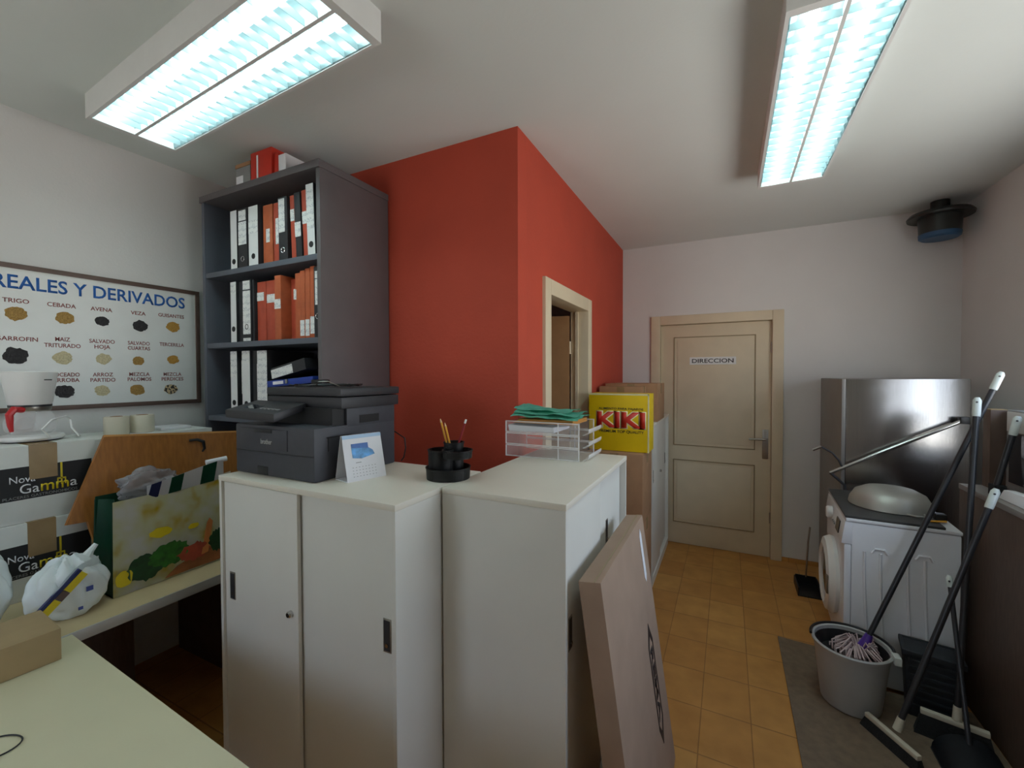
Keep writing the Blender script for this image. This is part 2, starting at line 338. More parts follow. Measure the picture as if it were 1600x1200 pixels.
# DIRECCION door
d1 = sroot('door_1', ((DX0 + DX1) / 2, YB, 0))
b = newb(); FW = .07
box(b, DX0 - FW, DX0 + .012, YB - .022, YB + .10, 0, DZ + FW, .006); box(b, DX1 - .012, DX1 + FW, YB - .022, YB + .10, 0, DZ + FW, .006)
box(b, DX0 + .012, DX1 - .012, YB - .022, YB + .10, DZ - .012, DZ + FW, .006)
link('door_frame', b, M['beige'], d1)
yd = YB + .02
leaf = bx('door_leaf', M['beige'], d1, DX0 + .014, DX1 - .014, yd, yd + .04, .004, DZ - .015, .003)
def panel(parent, x0, x1, z0, z1):
    b = newb(); t = .008
    for q in ((x0, x1, z0, z0 + t), (x0, x1, z1 - t, z1), (x0, x0 + t, z0, z1), (x1 - t, x1, z0, z1)):
        box(b, q[0], q[1], yd - .007, yd + .001, q[2], q[3], .003)
    link('panel_moulding', b, M['groove'], parent)
    b = newb(); box(b, x0 + .03, x1 - .03, yd - .004, yd + .001, z0 + .03, z1 - .03, .0035); link('raised_panel', b, M['beige'], parent)
panel(leaf, -.447, .215, .915, 1.91); panel(leaf, -.447, .215, .20, .785)
sg = bx('door_sign', M['white'], leaf, -.31, .065, yd - .010, yd - .0075, 1.655, 1.722)
tag(sg, 'white plate with black letters')
text('sign_lettering', 'DIRECCION', leaf, M['ink'], (-.1225, yd - .0102, 1.671), (1, 0, 0), (0, 0, 1), .036, .335, .012, 'CENTER')
hp = bx('handle_plate', M['nickel'], leaf, .268, .312, yd - .007, yd, .845, 1.095, .003)
b = newb(); tube(b, [(.29, yd - .005, 1.015), (.29, yd - .05, 1.015)], .009); tube(b, [(.29, yd - .045, 1.015), (.25, yd - .05, 1.015), (.165, yd - .046, 1.012)], [.010, .010, .008])
link('lever_handle', b, M['nickel'], leaf)
b = newb()
for z in (.3, 1.75): tube(b, [(DX1 - .016, yd - .008, z), (DX1 - .016, yd - .008, z + .09)], .006)
link('hinge', b, M['nickel'], leaf)
# doorway in the red wall
d2 = sroot('door_2', (XRED, (RY0 + RY1) / 2, 0))
b = newb()
box(b, XRED - .115, XRED + .02, RY0 - .075, RY0 + .014, 0, RZ + .075, .006); box(b, XRED - .115, XRED + .02, RY1 - .014, RY1 + .075, 0, RZ + .075, .006)
box(b, XRED - .115, XRED + .02, RY0 + .014, RY1 - .014, RZ - .014, RZ + .075, .006)
box(b, XRED - .075, XRED - .055, RY1 - .03, RY1 - .013, 0, RZ - .014)
link('door_frame', b, M['beige'], d2)
hinge = Vector((XRED - .12, RY1 - .02, 0)); ang = math.radians(196)
dv = Vector((math.cos(ang), math.sin(ang), 0)); nv = Vector((-dv.y, dv.x, 0))
p0, p1 = hinge, hinge + dv * .71
lf = link('door_leaf', hexa(newb(), [(p + nv * t) + Vector((0, 0, .01)) for p, t in ((p0, 0), (p1, 0), (p1, .04), (p0, .04))], [(p + nv * t) + Vector((0, 0, 1.99)) for p, t in ((p0, 0), (p1, 0), (p1, .04), (p0, .04))]), M['shadedleaf'], d2)  # beige leaf, its shade put into the brown colour
b = newb()
for z in (.3, 1.0, 1.72): tube(b, [(XRED - .118, RY1 - .026, z), (XRED - .118, RY1 - .026, z + .09)], .010)
link('hinge', b, M['beige'], d2)

# ------------------------------------------------------------ ceiling lights
def ceiling_light(cx, cy, rz, label, L=1.34, Wd=.30):
    zb = ZC - .105
    t = thing('ceiling_light', label, 'light', (cx, cy, zb), rz, 'twin louvred fluorescent ceiling lights')
    mw = WM[t]
    def put(name, bm, m, par=t):
        bm.transform(mw); return link(name, bm, m, par)
    h = .105; b = newb()
    box(b, -L/2 - .03, L/2 + .03, -Wd/2 - .012, -Wd/2, 0, h); box(b, -L/2 - .03, L/2 + .03, Wd/2, Wd/2 + .012, 0, h)
    box(b, -L/2 - .03, -L/2, -Wd/2, Wd/2, 0, h); box(b, L/2, L/2 + .03, -Wd/2, Wd/2, 0, h); box(b, -L/2, L/2, -Wd/2, Wd/2, h - .012, h)
    put('housing', b, M['lampbody'])
    b = newb(); box(b, -L/2, L/2, -.006, .006, .0, .05)
    put('centre_bar', b, M['lampbody'])
    for s in (-1, 1):
        yc = s * Wd / 4; w = Wd / 4 - .004
        prof = []
        b = newb(); n = 10
        def fn(u, v):
            a = PI * v; return (-L/2 + L * u, yc - w * math.cos(a), .004 + .075 * math.sin(a) ** .7)
        sheet(b, fn, 1, n, .001); put('reflector', b, M['reflector'])
        b = newb(); tube(b, [(-L/2 + .01, yc, .052), (L/2 - .01, yc, .052)], .016, 12)
        put('fluorescent_tube', b, M['tube'])
        b = newb(); nf = 21
        for k in range(1, nf):
            x = -L/2 + L * k / nf
            vs = [(x, yc - w, .001), (x, yc + w, .001), (x, yc + w, .022), (x, yc + w * .45, .030), (x, yc - w * .45, .030), (x, yc - w, .022)]
            prism(b, vs, (.0016, 0, 0))
        put('louvre', b, M['louvre'])
    return t
ceiling_light(-1.735, .975, math.radians(-3.0), 'twin tube louvred light over the bookcase and printer')
ceiling_light(.312, 2.255, math.radians(90.0), 'twin tube louvred light over the tiled passage')

# dark fixture in the far right corner of the ceiling
t = thing('extractor_vent', 'dark plate with a blue bottomed drum in the far ceiling corner', 'vent', (1.31, 4.03, 2.505))
b = newb(); lathe(b, [(.0, .150), (.172, .145), (.176, .158), (.160, .178), (.05, .185), (.05, .258), (0, .258)], (1.31, 4.03, 2.505)); link('flange', b, M['navyplate'], t)
b = newb(); lathe(b, [(.110, .036), (.116, .15)], (1.31, 4.03, 2.505)); link('drum', b, M['navyplate'], t)
b = newb(); lathe(b, [(0, 0), (.096, 0), (.110, .010), (.112, .036), (0, .036)], (1.31, 4.03, 2.505)); link('bottom_cap', b, M['bluecap'], t)

# ------------------------------------------------------------ poster
PX = XL + .012
t = thing('poster', 'framed grain chart with blue title on the left wall', 'poster', (XL, .88, 1.407))
PY0, PY1, PZ0, PZ1 = .27, 1.488, 1.407, 2.072
bx('sheet', M['poster'], t, XL + .002, PX, PY0 + .01, PY1 - .01, PZ0 + .01, PZ1 - .01)
b = newb(); fw = .022
for y0, y1, z0, z1 in ((PY0, PY1, PZ0, PZ0 + fw), (PY0, PY1, PZ1 - fw, PZ1), (PY0, PY0 + fw, PZ0 + fw, PZ1 - fw), (PY1 - fw, PY1, PZ0 + fw, PZ1 - fw)):
    box(b, XL + .001, PX + .008, y0, y1, z0, z1, .003)
link('frame', b, M['frame'], t)
RT, UP = (0, 1, 0), (0, 0, 1)
text('title_lettering', 'REALES Y DERIVADOS', t, M['pblue'], (PX, 1.412, 1.962), RT, UP, .060, .742, .016, 'RIGHT')
text('title_lettering', 'CE', t, M['pblue'], (PX, .655, 1.962), RT, UP, .060, .085, .016, 'RIGHT')
cols = [.74, .889, 1.035, 1.188, 1.343]
labs = [(0, 1.898, 'TRIGO', .087), (1, 1.898, 'CEBADA', .106), (2, 1.898, 'AVENA', .090), (3, 1.898, 'VEZA', .070), (4, 1.902, 'GUISANTES', .135),
        (0, 1.728, 'GARROFIN', .140), (1, 1.736, 'MAIZ', .055), (1, 1.706, 'TRITURADO', .135), (2, 1.736, 'SALVADO', .106), (2, 1.708, 'HOJA', .066),
        (3, 1.736, 'SALVADO', .103), (3, 1.709, 'CUARTAS', .105), (4, 1.738, 'TERCERILLA', .128), (1, 1.567, 'TROCEADO', .122), (1, 1.541, 'GARROBA', .120),
        (2, 1.567, 'ARROZ', .085), (2, 1.540, 'PARTIDO', .105), (3, 1.569, 'MEZCLA', .096), (3, 1.542, 'PALOMOS', .112), (4, 1.569, 'MEZCLA', .094), (4, 1.542, 'PERDICES', .115)]
for c, z, s, w in labs: text('caption_lettering', s, t, M['pred'], (PX, cols[c], z), RT, UP, .019, w * .94, .012, 'CENTER')
piles = [(.739, 1.849, .036, 'g1'), (.899, 1.848, .034, 'g1'), (1.036, 1.847, .028, 'g2'), (1.194, 1.840, .033, 'g2'), (1.351, 1.849, .034, 'g4'),
         (.735, 1.660, .042, 'g2'), (.889, 1.657, .035, 'g3'), (1.038, 1.656, .031, 'g3'), (1.185, 1.650, .027, 'g1'), (1.347, 1.661, .028, 'g4'),
         (.890, 1.495, .036, 'g2'), (1.030, 1.496, .031, 'g3'), (1.176, 1.494, .034, 'g1'), (1.332, 1.493, .033, 'g5')]
for i, (y, z, r, g) in enumerate(piles):
    b = newb(); n = 30; vs = []
    for k in range(n):
        a = 2 * PI * k / n; rr = r * (1 + .16 * noise.noise(Vector((math.cos(a) * 2.5, math.sin(a) * 2.5, i * 3.7))) + random.uniform(-.07, .07))
        vs.append((PX + .0002, y + rr * math.cos(a) * .98, z + rr * math.sin(a) * .86))
    prism(b, vs, (.0012, 0, 0)); link('printed_grain_pile', b, M[g], t, smooth=False)

# ------------------------------------------------------------ bookcase
BX0, BX1, BY0, BY1, BZ = -2.69, -1.722, 1.428, 1.885, 2.585
t = thing('bookcase', 'tall grey open bookcase of binders against the red wall', 'bookcase', ((BX0 + BX1) / 2, (BY0 + BY1) / 2, 0))
bx('side_panel', M['shelf'], t, BX0, BX0 + .025, BY0, BY1, 0, BZ - .035, .001); bx('side_panel', M['shelfside'], t, BX1 - .025, BX1, BY0, BY1, 0, BZ - .035, .001)
bx('top_panel', M['shelfside'], t, BX0 - .008, BX1 + .004, BY0 - .008, BY1, BZ - .035, BZ, .001); bx('back_panel', M['shelf'], t, BX0 + .025, BX1 - .025, BY1 - .012, BY1, 0, BZ - .035)
SH = (2.150, 1.752, 1.342, .95, .55, .12)
for z in SH: bx('shelf', M['shelf'], t, BX0 + .025, BX1 - .025, BY0 + .004, BY1 - .012, z - .028, z, .001)

def binder(name_label, cat, x0, x1, z0, h, body, labels=(), ring=None, y=1.455, dep=.29, lean=0.0, group=None, ringm='chrome', kind='ring_binder'):
    """lean: sideways shift of the top"""
    t = thing(kind, name_label, cat, ((x0 + x1) / 2, y + dep / 2, z0), 0, group)
    def q(x, z): return x + lean * (z - z0) / h
    b = newb(); z1 = z0 + h
    hexa(b, [(x0, y, z0), (x1, y, z0), (x1, y + dep, z0), (x0, y + dep, z0)], [(q(x0, z1), y, z1), (q(x1, z1), y, z1), (q(x1, z1), y + dep, z1), (q(x0, z1), y + dep, z1)], min(.004, (x1 - x0) * .2))
    link('cover', b, M['bblack' if body == 'bwhite' else body], t)
    if body == 'bwhite':
        prism(b2 := newb(), [(x0 + .001, y - .0002, z0 + .002), (x1 - .001, y - .0002, z0 + .002), (q(x1, z1) - .001, y - .0002, z1 - .002), (q(x0, z1) + .001, y - .0002, z1 - .002)], (0, -.0002, 0)); link('spine', b2, M['bwhite'], t)
    for (fx0, fx1, fz0, fz1) in labels:
        xa, xb = x0 + (x1 - x0) * fx0, x0 + (x1 - x0) * fx1; za, zb = z0 + h * fz0, z0 + h * fz1
        prism(b := newb(), [(q(xa, za), y - .0005, za), (q(xb, za), y - .0005, za), (q(xb, zb), y - .0005, zb), (q(xa, zb), y - .0005, zb)], (0, -.0012, 0))
        link('spine_label', b, M['paper'], t)
    if ring is not None:
        b = newb(); xc = (x0 + x1) / 2; zc = z0 + h * ring; n = 18; r = min(.013, (x1 - x0) * .26)
        cpt = Vector((q(xc, zc), y - .001, zc))
        tube(b, [cpt + Vector((r * math.cos(2 * PI * k / n), 0, r * math.sin(2 * PI * k / n))) for k in range(n + 1)], .0022, 6, False)
        link('finger_ring', b, M[ringm], t)
        b = newb(); prism(b, [cpt + Vector((r * math.cos(2 * PI * k / n), .0004, r * math.sin(2 * PI * k / n))) for k in range(n)], (0, -.0008, 0)); link('finger_hole', b, M['ink'], t)
    return t
G1, G2, G3 = 'files on the top bookcase shelf', 'files on the second bookcase shelf', 'files on the third bookcase shelf'
Z1, Z2, Z3 = SH[0] + .001, SH[1] + .001, SH[2] + .001
L_ = [(.06, .94, .03, .97)]
binder('all-white narrow spine, leftmost file on the top bookcase shelf', 'binder', -2.466, -2.408, Z1, .325, 'bwhite', [], .14, group=G1, ringm='ink')
binder('black binder with tall white label, second from left on the top shelf', 'binder', -2.400, -2.318, Z1, .322, 'bblack', [(.12, .88, .80, .97), (.08, .92, .40, .78)], .16, group=G1)
binder('wide white spine with black band near its top, third on the top shelf', 'binder', -2.306, -2.226, Z1, .322, 'bwhite', [(.02, .98, .55, .76)], .17, group=G1, ringm='ink')
binder('orange-brown file with short white label, right of the banded white binder', 'file', -2.214, -2.136, Z1, .318, 'borange', [(.35, .72, .38, .60)], group=G1, y=1.475, kind='box_file')
binder('dark red file with a long narrow white label, top shelf middle', 'file', -2.128, -2.066, Z1, .316, 'bred', [(.30, .85, .32, .74)], group=G1, y=1.475, kind='box_file')
binder('black binder with white upper label and chrome ring, middle of top shelf', 'binder', -2.060, -1.990, Z1, .325, 'bblack', [(.10, .75, .45, .97)], .17, group=G1, lean=-.004)
binder('thin leaning red file with label, left of the leaning black one', 'file', -1.974, -1.940, Z1, .325, 'bred', [(.1, .95, .60, .78)], group=G1, lean=-.012, y=1.465, kind='box_file')
binder('thin leaning black file with a white label on the top shelf', 'file', -1.934, -1.890, Z1, .33, 'bblack', [(.02, .98, .33, .55)], group=G1, lean=-.015, y=1.46, kind='box_file')
binder('thin dark red file tucked left of the tall white binder', 'file', -1.884, -1.848, Z1, .335, 'bred', [(.05, .98, .50, .68)], group=G1, lean=-.016, y=1.465, kind='box_file')
binder('tallest white binder with ruled spine, near the right of the top shelf', 'binder', -1.842, -1.788, Z1, .352, 'bwhite', [(.04, .96, .38, .96)], .16, group=G1, lean=-.012, ringm='ink')
binder('black binder with white label touching the right side of the top shelf', 'binder', -1.782, -1.750, Z1, .33, 'bblack', [(.3, .98, .36, .92)], group=G1)
binder('thin white-spined binder, leftmost on the second bookcase shelf', 'binder', -2.476, -2.424, Z2, .335, 'bwhite', [(.05, .95, .80, .97)], .22, group=G2, ringm='ink')
binder('narrow plain black file between two white spines, second shelf', 'file', -2.418, -2.374, Z2, .335, 'bblack', [], group=G2, y=1.465, kind='box_file')
binder('black binder with full-height white label, second shelf left', 'binder', -2.368, -2.296, Z2, .335, 'bblack', [(.08, .92, .84, .98), (.06, .94, .12, .82), (.06, .94, .01, .06)], .24, group=G2, ringm='ink')
binder('plain dark green-black file edge beside the red files, second shelf', 'file', -2.290, -2.276, Z2, .332, 'bblack', [], group=G2, y=1.46, kind='box_file')
binder('red box file with wide white label, leftmost red one of second shelf', 'file', -2.272, -2.198, Z2, .318, 'bred', [(.02, .78, .68, .82)], group=G2, y=1.475, kind='box_file')
binder('red box file with torn-corner white label, second shelf', 'file', -2.195, -2.112, Z2, .318, 'bred', [(.08, .85, .63, .77)], group=G2, y=1.475, kind='box_file')
binder('narrow red file with tall upright label, second shelf centre', 'file', -2.109, -2.088, Z2, .322, 'bred', [(.1, .95, .60, .89)], group=G2, y=1.47, kind='box_file')
binder('protruding orange file with a low square label, second shelf centre', 'file', -2.085, -2.036, Z2, .328, 'borange', [(.02, .98, .48, .63)], group=G2, y=1.445, kind='box_file')
binder('shaded red file with label set back behind the protruding orange one', 'file', -2.032, -1.958, Z2, .315, 'bred', [(.3, .98, .66, .83)], group=G2, y=1.50, dep=.27, kind='box_file')
binder('orange folder with slim high label, left of three with low labels', 'file', -1.954, -1.916, Z2, .33, 'borange', [(.02, .3, .60, .75)], group=G2, y=1.465, kind='box_file')
binder('orange folder with low white label, first of three beside black binder', 'file', -1.914, -1.878, Z2, .338, 'borange', [(.05, .9, .04, .27)], group=G2, y=1.462, kind='box_file')
binder('orange folder with low white label, middle of three beside black binder', 'file', -1.876, -1.842, Z2, .345, 'borange', [(.05, .9, .035, .27)], group=G2, y=1.462, kind='box_file')
binder('orange folder with low white label, pressed against right black binder', 'file', -1.840, -1.808, Z2, .352, 'borange', [(.05, .95, .06, .30)], group=G2, y=1.462, kind='box_file')
binder('black binder with white label and ring at the right end, second shelf', 'binder', -1.805, -1.750, Z2, .345, 'bblack', [(.2, .98, .83, .93), (.2, .98, .46, .82)], .30, group=G2)
binder('white spine with pale tag, leftmost on the third bookcase shelf', 'binder', -2.486, -2.426, Z3, .362, 'bwhite', [(.03, .97, .83, .99), (.03, .97, .60, .80)], .21, group=G3, ringm='ink')
binder('thin black file with set-back white label, between white spines on third shelf', 'file', -2.420, -2.390, Z3, .345, 'bblack', [(.1, .95, .36, .90)], group=G3, y=1.475, kind='box_file')
binder('second white spine on the third bookcase shelf, left of black file', 'binder', -2.382, -2.312, Z3, .362, 'bwhite', [(.03, .97, .80, .99)], .20, group=G3, ringm='ink')
binder('plain black file between the white binders on the third shelf', 'file', -2.306, -2.256, Z3, .36, 'bblack', [], group=G3, y=1.465, kind='box_file')
binder('white binder with bulky paper label, rightmost white one on third shelf', 'binder', -2.250, -2.168, Z3, .36, 'bwhite', [(.05, 1.0, .82, .99), (.0, 1.0, .25, .80)], group=G3)
binder('plain black ring binder standing in the shade of the third shelf', 'binder', -2.13, -2.06, Z3, .30, 'bblack', [], .55, group=G3, y=1.57, dep=.27)
binder('black ring binder at the right back of the third shelf', 'binder', -1.86, -1.785, Z3, .29, 'bblack', [], .60, group=G3, y=1.56, dep=.27)
binder('plain black lying file stack end under the blue folder', 'file', -2.055, -1.87, Z3, .160, 'bblack', [], group=G3, y=1.46, dep=.30, kind='box_file')
# blue folder lying tilted, and a black binder with a white spine lying on it
def lying(name, label, cat, c, sz, tilt, m):
    t = thing(name, label, cat, c, 0, G3); w, d, h = sz; ca, sa = math.cos(tilt), math.sin(tilt)
    def f(x, y, z): return (c[0] + x * ca - z * sa, c[1] + y, c[2] + x * sa + z * ca)
    def blk(nm, x0, x1, y0, y1, z0, z1, mm, bev=.003):
        b = newb(); hexa(b, [f(x0, y0, z0), f(x1, y0, z0), f(x1, y1, z0), f(x0, y1, z0)], [f(x0, y0, z1), f(x1, y0, z1), f(x1, y1, z1), f(x0, y1, z1)], bev); return link(nm, b, mm, t)
    return t, f, blk
t, f, blk = lying('blue_folder', 'blue plastic folder lying flat on the third bookcase shelf', 'folder', (-2.125, 1.425, 1.508), (.33, .3, .045), .075, None)
blk('cover', 0, .345, 0, .12, 0, .032, M['blue']); blk('cover_label', .05, .13, -.002, 0, .010, .026, M['sheet'], 0); blk('clasp', .15, .165, -.006, 0, .01, .03, M['nickel'], 0)
t, f, blk = lying('ring_binder', 'black binder tilted on the blue folder, white spine label out', 'binder', (-2.10, 1.437, 1.548), (.32, .3, .05), .20, None)
blk('cover', 0, .26, 0, .12, 0, .058, M['bblack']); blk('spine_label', .0, .165, -.0015, -.0002, .003, .048, M['paper'], 0)
# boxes on top of the bookcase
t = thing('box', 'grey and white small carton at left on the bookcase top', 'box', (-2.34, 1.49, BZ), 0, 'boxes on the bookcase top')
bx('carton', M['grey'], t, -2.40, -2.275, 1.45, 1.56, BZ, BZ + .105, .002); bx('front_label', M['sheet'], t, -2.395, -2.335, 1.4485, 1.4498, BZ + .01, BZ + .06); bx('lid', M['card'], t, -2.402, -2.273, 1.448, 1.562, BZ + .106, BZ + .125)
t = thing('box', 'tall red carton with white stripe on the bookcase top', 'box', (-2.17, 1.49, BZ), 0, 'boxes on the bookcase top')
bx('carton', M['kikired'], t, -2.255, -2.085, 1.44, 1.58, BZ, BZ + .150, .002); bx('stripe', M['sheet'], t, -2.205, -2.192, 1.4385, 1.4398, BZ + .01, BZ + .13)
t = thing('box', 'small red box with white end at right on the bookcase top', 'box', (-2.03, 1.5, BZ), 0, 'boxes on the bookcase top')
bx('carton', M['kikired'], t, -2.078, -2.045, 1.45, 1.56, BZ, BZ + .115, .001); bx('white_end', M['sheet'], t, -2.045, -1.99, 1.45, 1.56, BZ, BZ + .10, .001)

# ------------------------------------------------------------ white sliding-door cabinets
CH = 1.205
def cabinet(label, loc, rz, w=.83, d=.43, h=CH, lock=True, second=None):
    """local: front at y = 0 facing -y, x from 0 to w, depth +y"""
    t = thing('sliding_door_cabinet', label, 'cabinet', loc, rz, 'white sliding door cabinets'); mw = WM[t]
    def put(nm, bm, m, par=t): bm.transform(mw); return link(nm, bm, m, par)
    b = newb()
    box(b, 0, .014, 0, d, 0, h - .02); box(b, w - .014, w, 0, d, 0, h - .02); box(b, .014, w - .014, d - .012, d, 0, h - .02); box(b, .014, w - .014, 0, d - .012, 0, .06)
    put('body', b, M['cab'])
    put('top', box(newb(), -.001, w + .001, -.002, d + .001, h - .02, h, .003), M['cabtop'])
    for k, (x0, x1, y0) in enumerate(((.016, w * .495, .008), (w * .475, w - .016, .026))):
        if k == 0: pass
        dr = put('sliding_door', box(newb(), x0, x1, y0, y0 + .014, .062, h - .024, .003), M['cab'])
        hx = x0 + .03 if k == 0 else x1 - .055
        hz = h - .45
        if k == 1 and second: hx, hz = second[0], hz + second[1]
        b = newb(); box(b, hx, hx + .03, y0 - .002, y0 + .001, hz, hz + .10, .001); put('recessed_handle', b, M['nickel'], dr)
        b = newb(); box(b, hx + .004, hx + .026, y0 - .0030, y0 - .0018, hz + .005, hz + .095); put('handle_recess', b, M['dark'], dr)
        b = newb(); lathe(b, [(0, 0), (.006, 0), (.006, -.003), (0, -.003)], (hx + .015, y0 - .003, hz + .022), 12, 'Y'); put('handle_rivet', b, M['chrome'], dr)
        if k == 0 and lock:
            b = newb(); lathe(b, [(0, 0), (.011, 0), (.011, -.01), (.008, -.014), (0, -.014)], (x1 - .035, y0, hz + .025), 16, 'Y'); put('lock', b, M['chrome'], dr)
    return t
cabinet('white sliding door cabinet carrying the black printer', (-1.668, .928, 0), 0, .836, .47)
cabinet('white cabinet carrying the clear letter trays, doors facing the passage', (-.404, 1.142, 0), PI / 2, .81, .42, second=(.545, .135))
cabinet('far white cabinet by the DIRECCION door, under a brown box', (-.485, 3.27, 0), PI / 2, .93, .405, 1.205)

# ------------------------------------------------------------ printer
PXa, PXb, PYa, PYb, PZ = -1.672, -1.238, .992, 1.385, CH
t = thing('printer', 'charcoal multifunction laser printer on the white cabinet', 'printer', ((PXa + PXb) / 2, (PYa + PYb) / 2, PZ))
b = newb(); box(b, PXa, PXb, PYa, PYb, PZ, PZ + .185, .010); body = link('body', b, M['printer'], t)
b = newb(); box(b, PXa + .05, PXb - .012, PYa + .085, PYb - .01, PZ + .176, PZ + .245); link('output_bay', b, M['black'], t)
bx('side_support', M['printer'], t, PXb - .055, PXb, PYa + .14, PYb, PZ + .17, PZ + .25, .008); bx('side_support', M['printer'], t, PXa, PXa + .05, PYa + .14, PYb, PZ + .17, PZ + .25, .008)
sc_ = link('scanner_unit', box(newb(), PXa + .03, PXb + .008, PYa + .11, PYb + .015, PZ + .243, PZ + .285, .006), M['dark'], t)
link('scanner_lid', box(newb(), PXa + .03, PXb + .010, PYa + .105, PYb + .018, PZ + .287, PZ + .318, .008), M['dark'], sc_)
cp = link('control_panel', hexa(newb(), [(PXa - .012, PYa - .03, PZ + .207), (PXa + .27, PYa - .03, PZ + .200), (PXa + .27, PYa + .10, PZ + .235), (PXa - .012, PYa + .10, PZ + .242)], [(PXa - .012, PYa - .03, PZ + .238), (PXa + .27, PYa - .03, PZ + .231), (PXa + .27, PYa + .10, PZ + .262), (PXa - .012, PYa + .10, PZ + .268)], .006), M['dark'], t)
b = newb(); hexa(b, [(PXa + .05, PYa - .0, PZ + .2432), (PXa + .12, PYa - .0, PZ + .2412), (PXa + .12, PYa + .04, PZ + .2505), (PXa + .05, PYa + .04, PZ + .2525)], [(PXa + .05, PYa - .0, PZ + .2452), (PXa + .12, PYa - .0, PZ + .2432), (PXa + .12, PYa + .04, PZ + .2525), (PXa + .05, PYa + .04, PZ + .2545)]); link('display', b, M['smoke'], cp)
for k in range(5):
    x = PXa + .14 + k * .022; b = newb(); box(b, x, x + .014, PYa + .005, PYa + .017, PZ + .238, PZ + .2465 - k * .0006, .001); link('button', b, M['grey'], cp)
b = newb(); box(b, PXa + .035, PXa + .30, PYa - .004, PYa + .004, PZ + .098, PZ + .172, .003); fp = link('front_flap', b, M['printer'], t)
b = newb(); box(b, PXa + .12, PXa + .22, PYa - .006, PYa + .0, PZ + .158, PZ + .170, .002); link('flap_grip', b, M['black'], fp)
text('brand_lettering', 'brother', t, M['ptext'], (PXa + .158, PYa - .0042, PZ + .118), (1, 0, 0), (0, 0, 1), .018, .062, .015)
b = newb(); box(b, PXa + .006, PXb - .004, PYa - .0012, PYa + .002, PZ + .086, PZ + .0885); link('drawer_seam', b, M['black'], t)
b = newb(); box(b, PXa + .13, PXa + .19, PYa - .0014, PYa + .003, PZ + .004, PZ + .035, .002); link('drawer_grip', b, M['black'], t)
b = newb(); box(b, PXb - .001, PXb + .0012, PYa + .05, PYa + .16, PZ + .146, PZ + .150); box(b, PXb - .001, PXb + .0012, PYa + .055, PYa + .058, PZ + .10, PZ + .150); box(b, PXb - .001, PXb + .0012, PYa + .20, PYa + .30, PZ + .185, PZ + .215); link('side_seam', b, M['black'], t)
b = newb(); tube(b, [(PXb - .06, PYb + .004, PZ + .13), (PXb - .02, PYb + .022, PZ + .125), (PXb + .025, PYb + .03, PZ + .10), (PXb + .03, PYb + .03, PZ + .06), (PXb + .022, PYb + .028, PZ + .02), (PXb + .01, PYb + .025, PZ + .004)], .0028, 8); link('power_cable', b, M['black'], t)
# cable bundle lying on the scanner lid
zt = PZ + .3185
t = thing('cable_bundle', 'thin black cables with an adapter lying on the printer lid', 'cable', (-1.45, 1.2, zt))
b = newb()
for s in range(3):
    pts = []
    for k in range(46):
        u = k / 45; a = u * 11 + s * 2
        pts.append((-1.46 + .15 * math.cos(a * .7 + s) * (.4 + .6 * u) + .02 * s, 1.22 + .085 * math.sin(a + s * .5), zt + .0035 + .006 * abs(math.sin(a * 1.7 + s))))
    tube(b, pts, .0022, 6)
link('cable', b, M['black'], t)
bx('adapter', M['black'], t, -1.60, -1.53, 1.27, 1.31, zt, zt + .028, .004)
b = newb(); tube(b, [(-1.41, 1.14, zt + .003), (-1.37, 1.12, zt + .022), (-1.33, 1.13, zt + .024), (-1.30, 1.16, zt + .003)], .0018, 6); link('plug_lead', b, M['nickel'], t)

# desk calendar
t = thing('desk_calendar', 'white tent desk calendar with blue picture beside the printer', 'calendar', (-1.168, 1.13, CH), math.radians(75))
mw = WM[t]
def putc(nm, bm, m): bm.transform(mw); return link(nm, bm, m, t)
w2, d2_, hh = .074, .044, .155
b = newb(); prism(b, [(-w2, -d2_, .0), (w2, -d2_, .0), (w2, -.004, hh), (-w2, -.004, hh)], (0, .002, 0)); front = putc('front_page', b, M['sheet'])
b = newb(); prism(b, [(-w2, d2_, .0), (w2, d2_, .0), (w2, .004, hh), (-w2, .004, hh)], (0, -.002, 0)); prism(b, [(-w2, -d2_ + .003, .0), (w2, -d2_ + .003, 0), (w2, d2_ - .003, 0), (-w2, d2_ - .003, 0)], (0, 0, .0015)); putc('stand', b, M['sheet'])
def fpt(x, z): return (x, -d2_ + (d2_ - .004) * z / hh - .0006, z)
b = newb(); prism(b, [fpt(-w2, hh - .012), fpt(w2, hh - .012), fpt(w2, hh), fpt(-w2, hh)], (0, -.0008, .0)); putc('top_band', b, M['calblue'])
b = newb(); prism(b, [fpt(-.045, .078), fpt(-.012, .073), fpt(.04, .083), fpt(.034, .098), fpt(.018, .108), fpt(-.045, .116)], (0, -.0006, 0)); putc('picture', b, M['photo'])
b = newb(); prism(b, [fpt(-.045, .112), fpt(.018, .106), fpt(.018, .125), fpt(-.045, .125)], (0, -.0010, 0)); putc('picture_sky', b, M['photodeep'])
b = newb(); prism(b, [fpt(-.035, .060), fpt(-.015, .060), fpt(-.015, .062), fpt(-.035, .062)], (0, -.0006, 0))
for k in range(4):
    for x in (-.05 + .012 * j for j in range(8)):
        prism(b, [fpt(x, .045 - k * .010), fpt(x + .004, .045 - k * .010), fpt(x + .004, .0465 - k * .010), fpt(x, .0465 - k * .010)], (0, -.0006, 0))
putc('date_print', b, M['grey'])

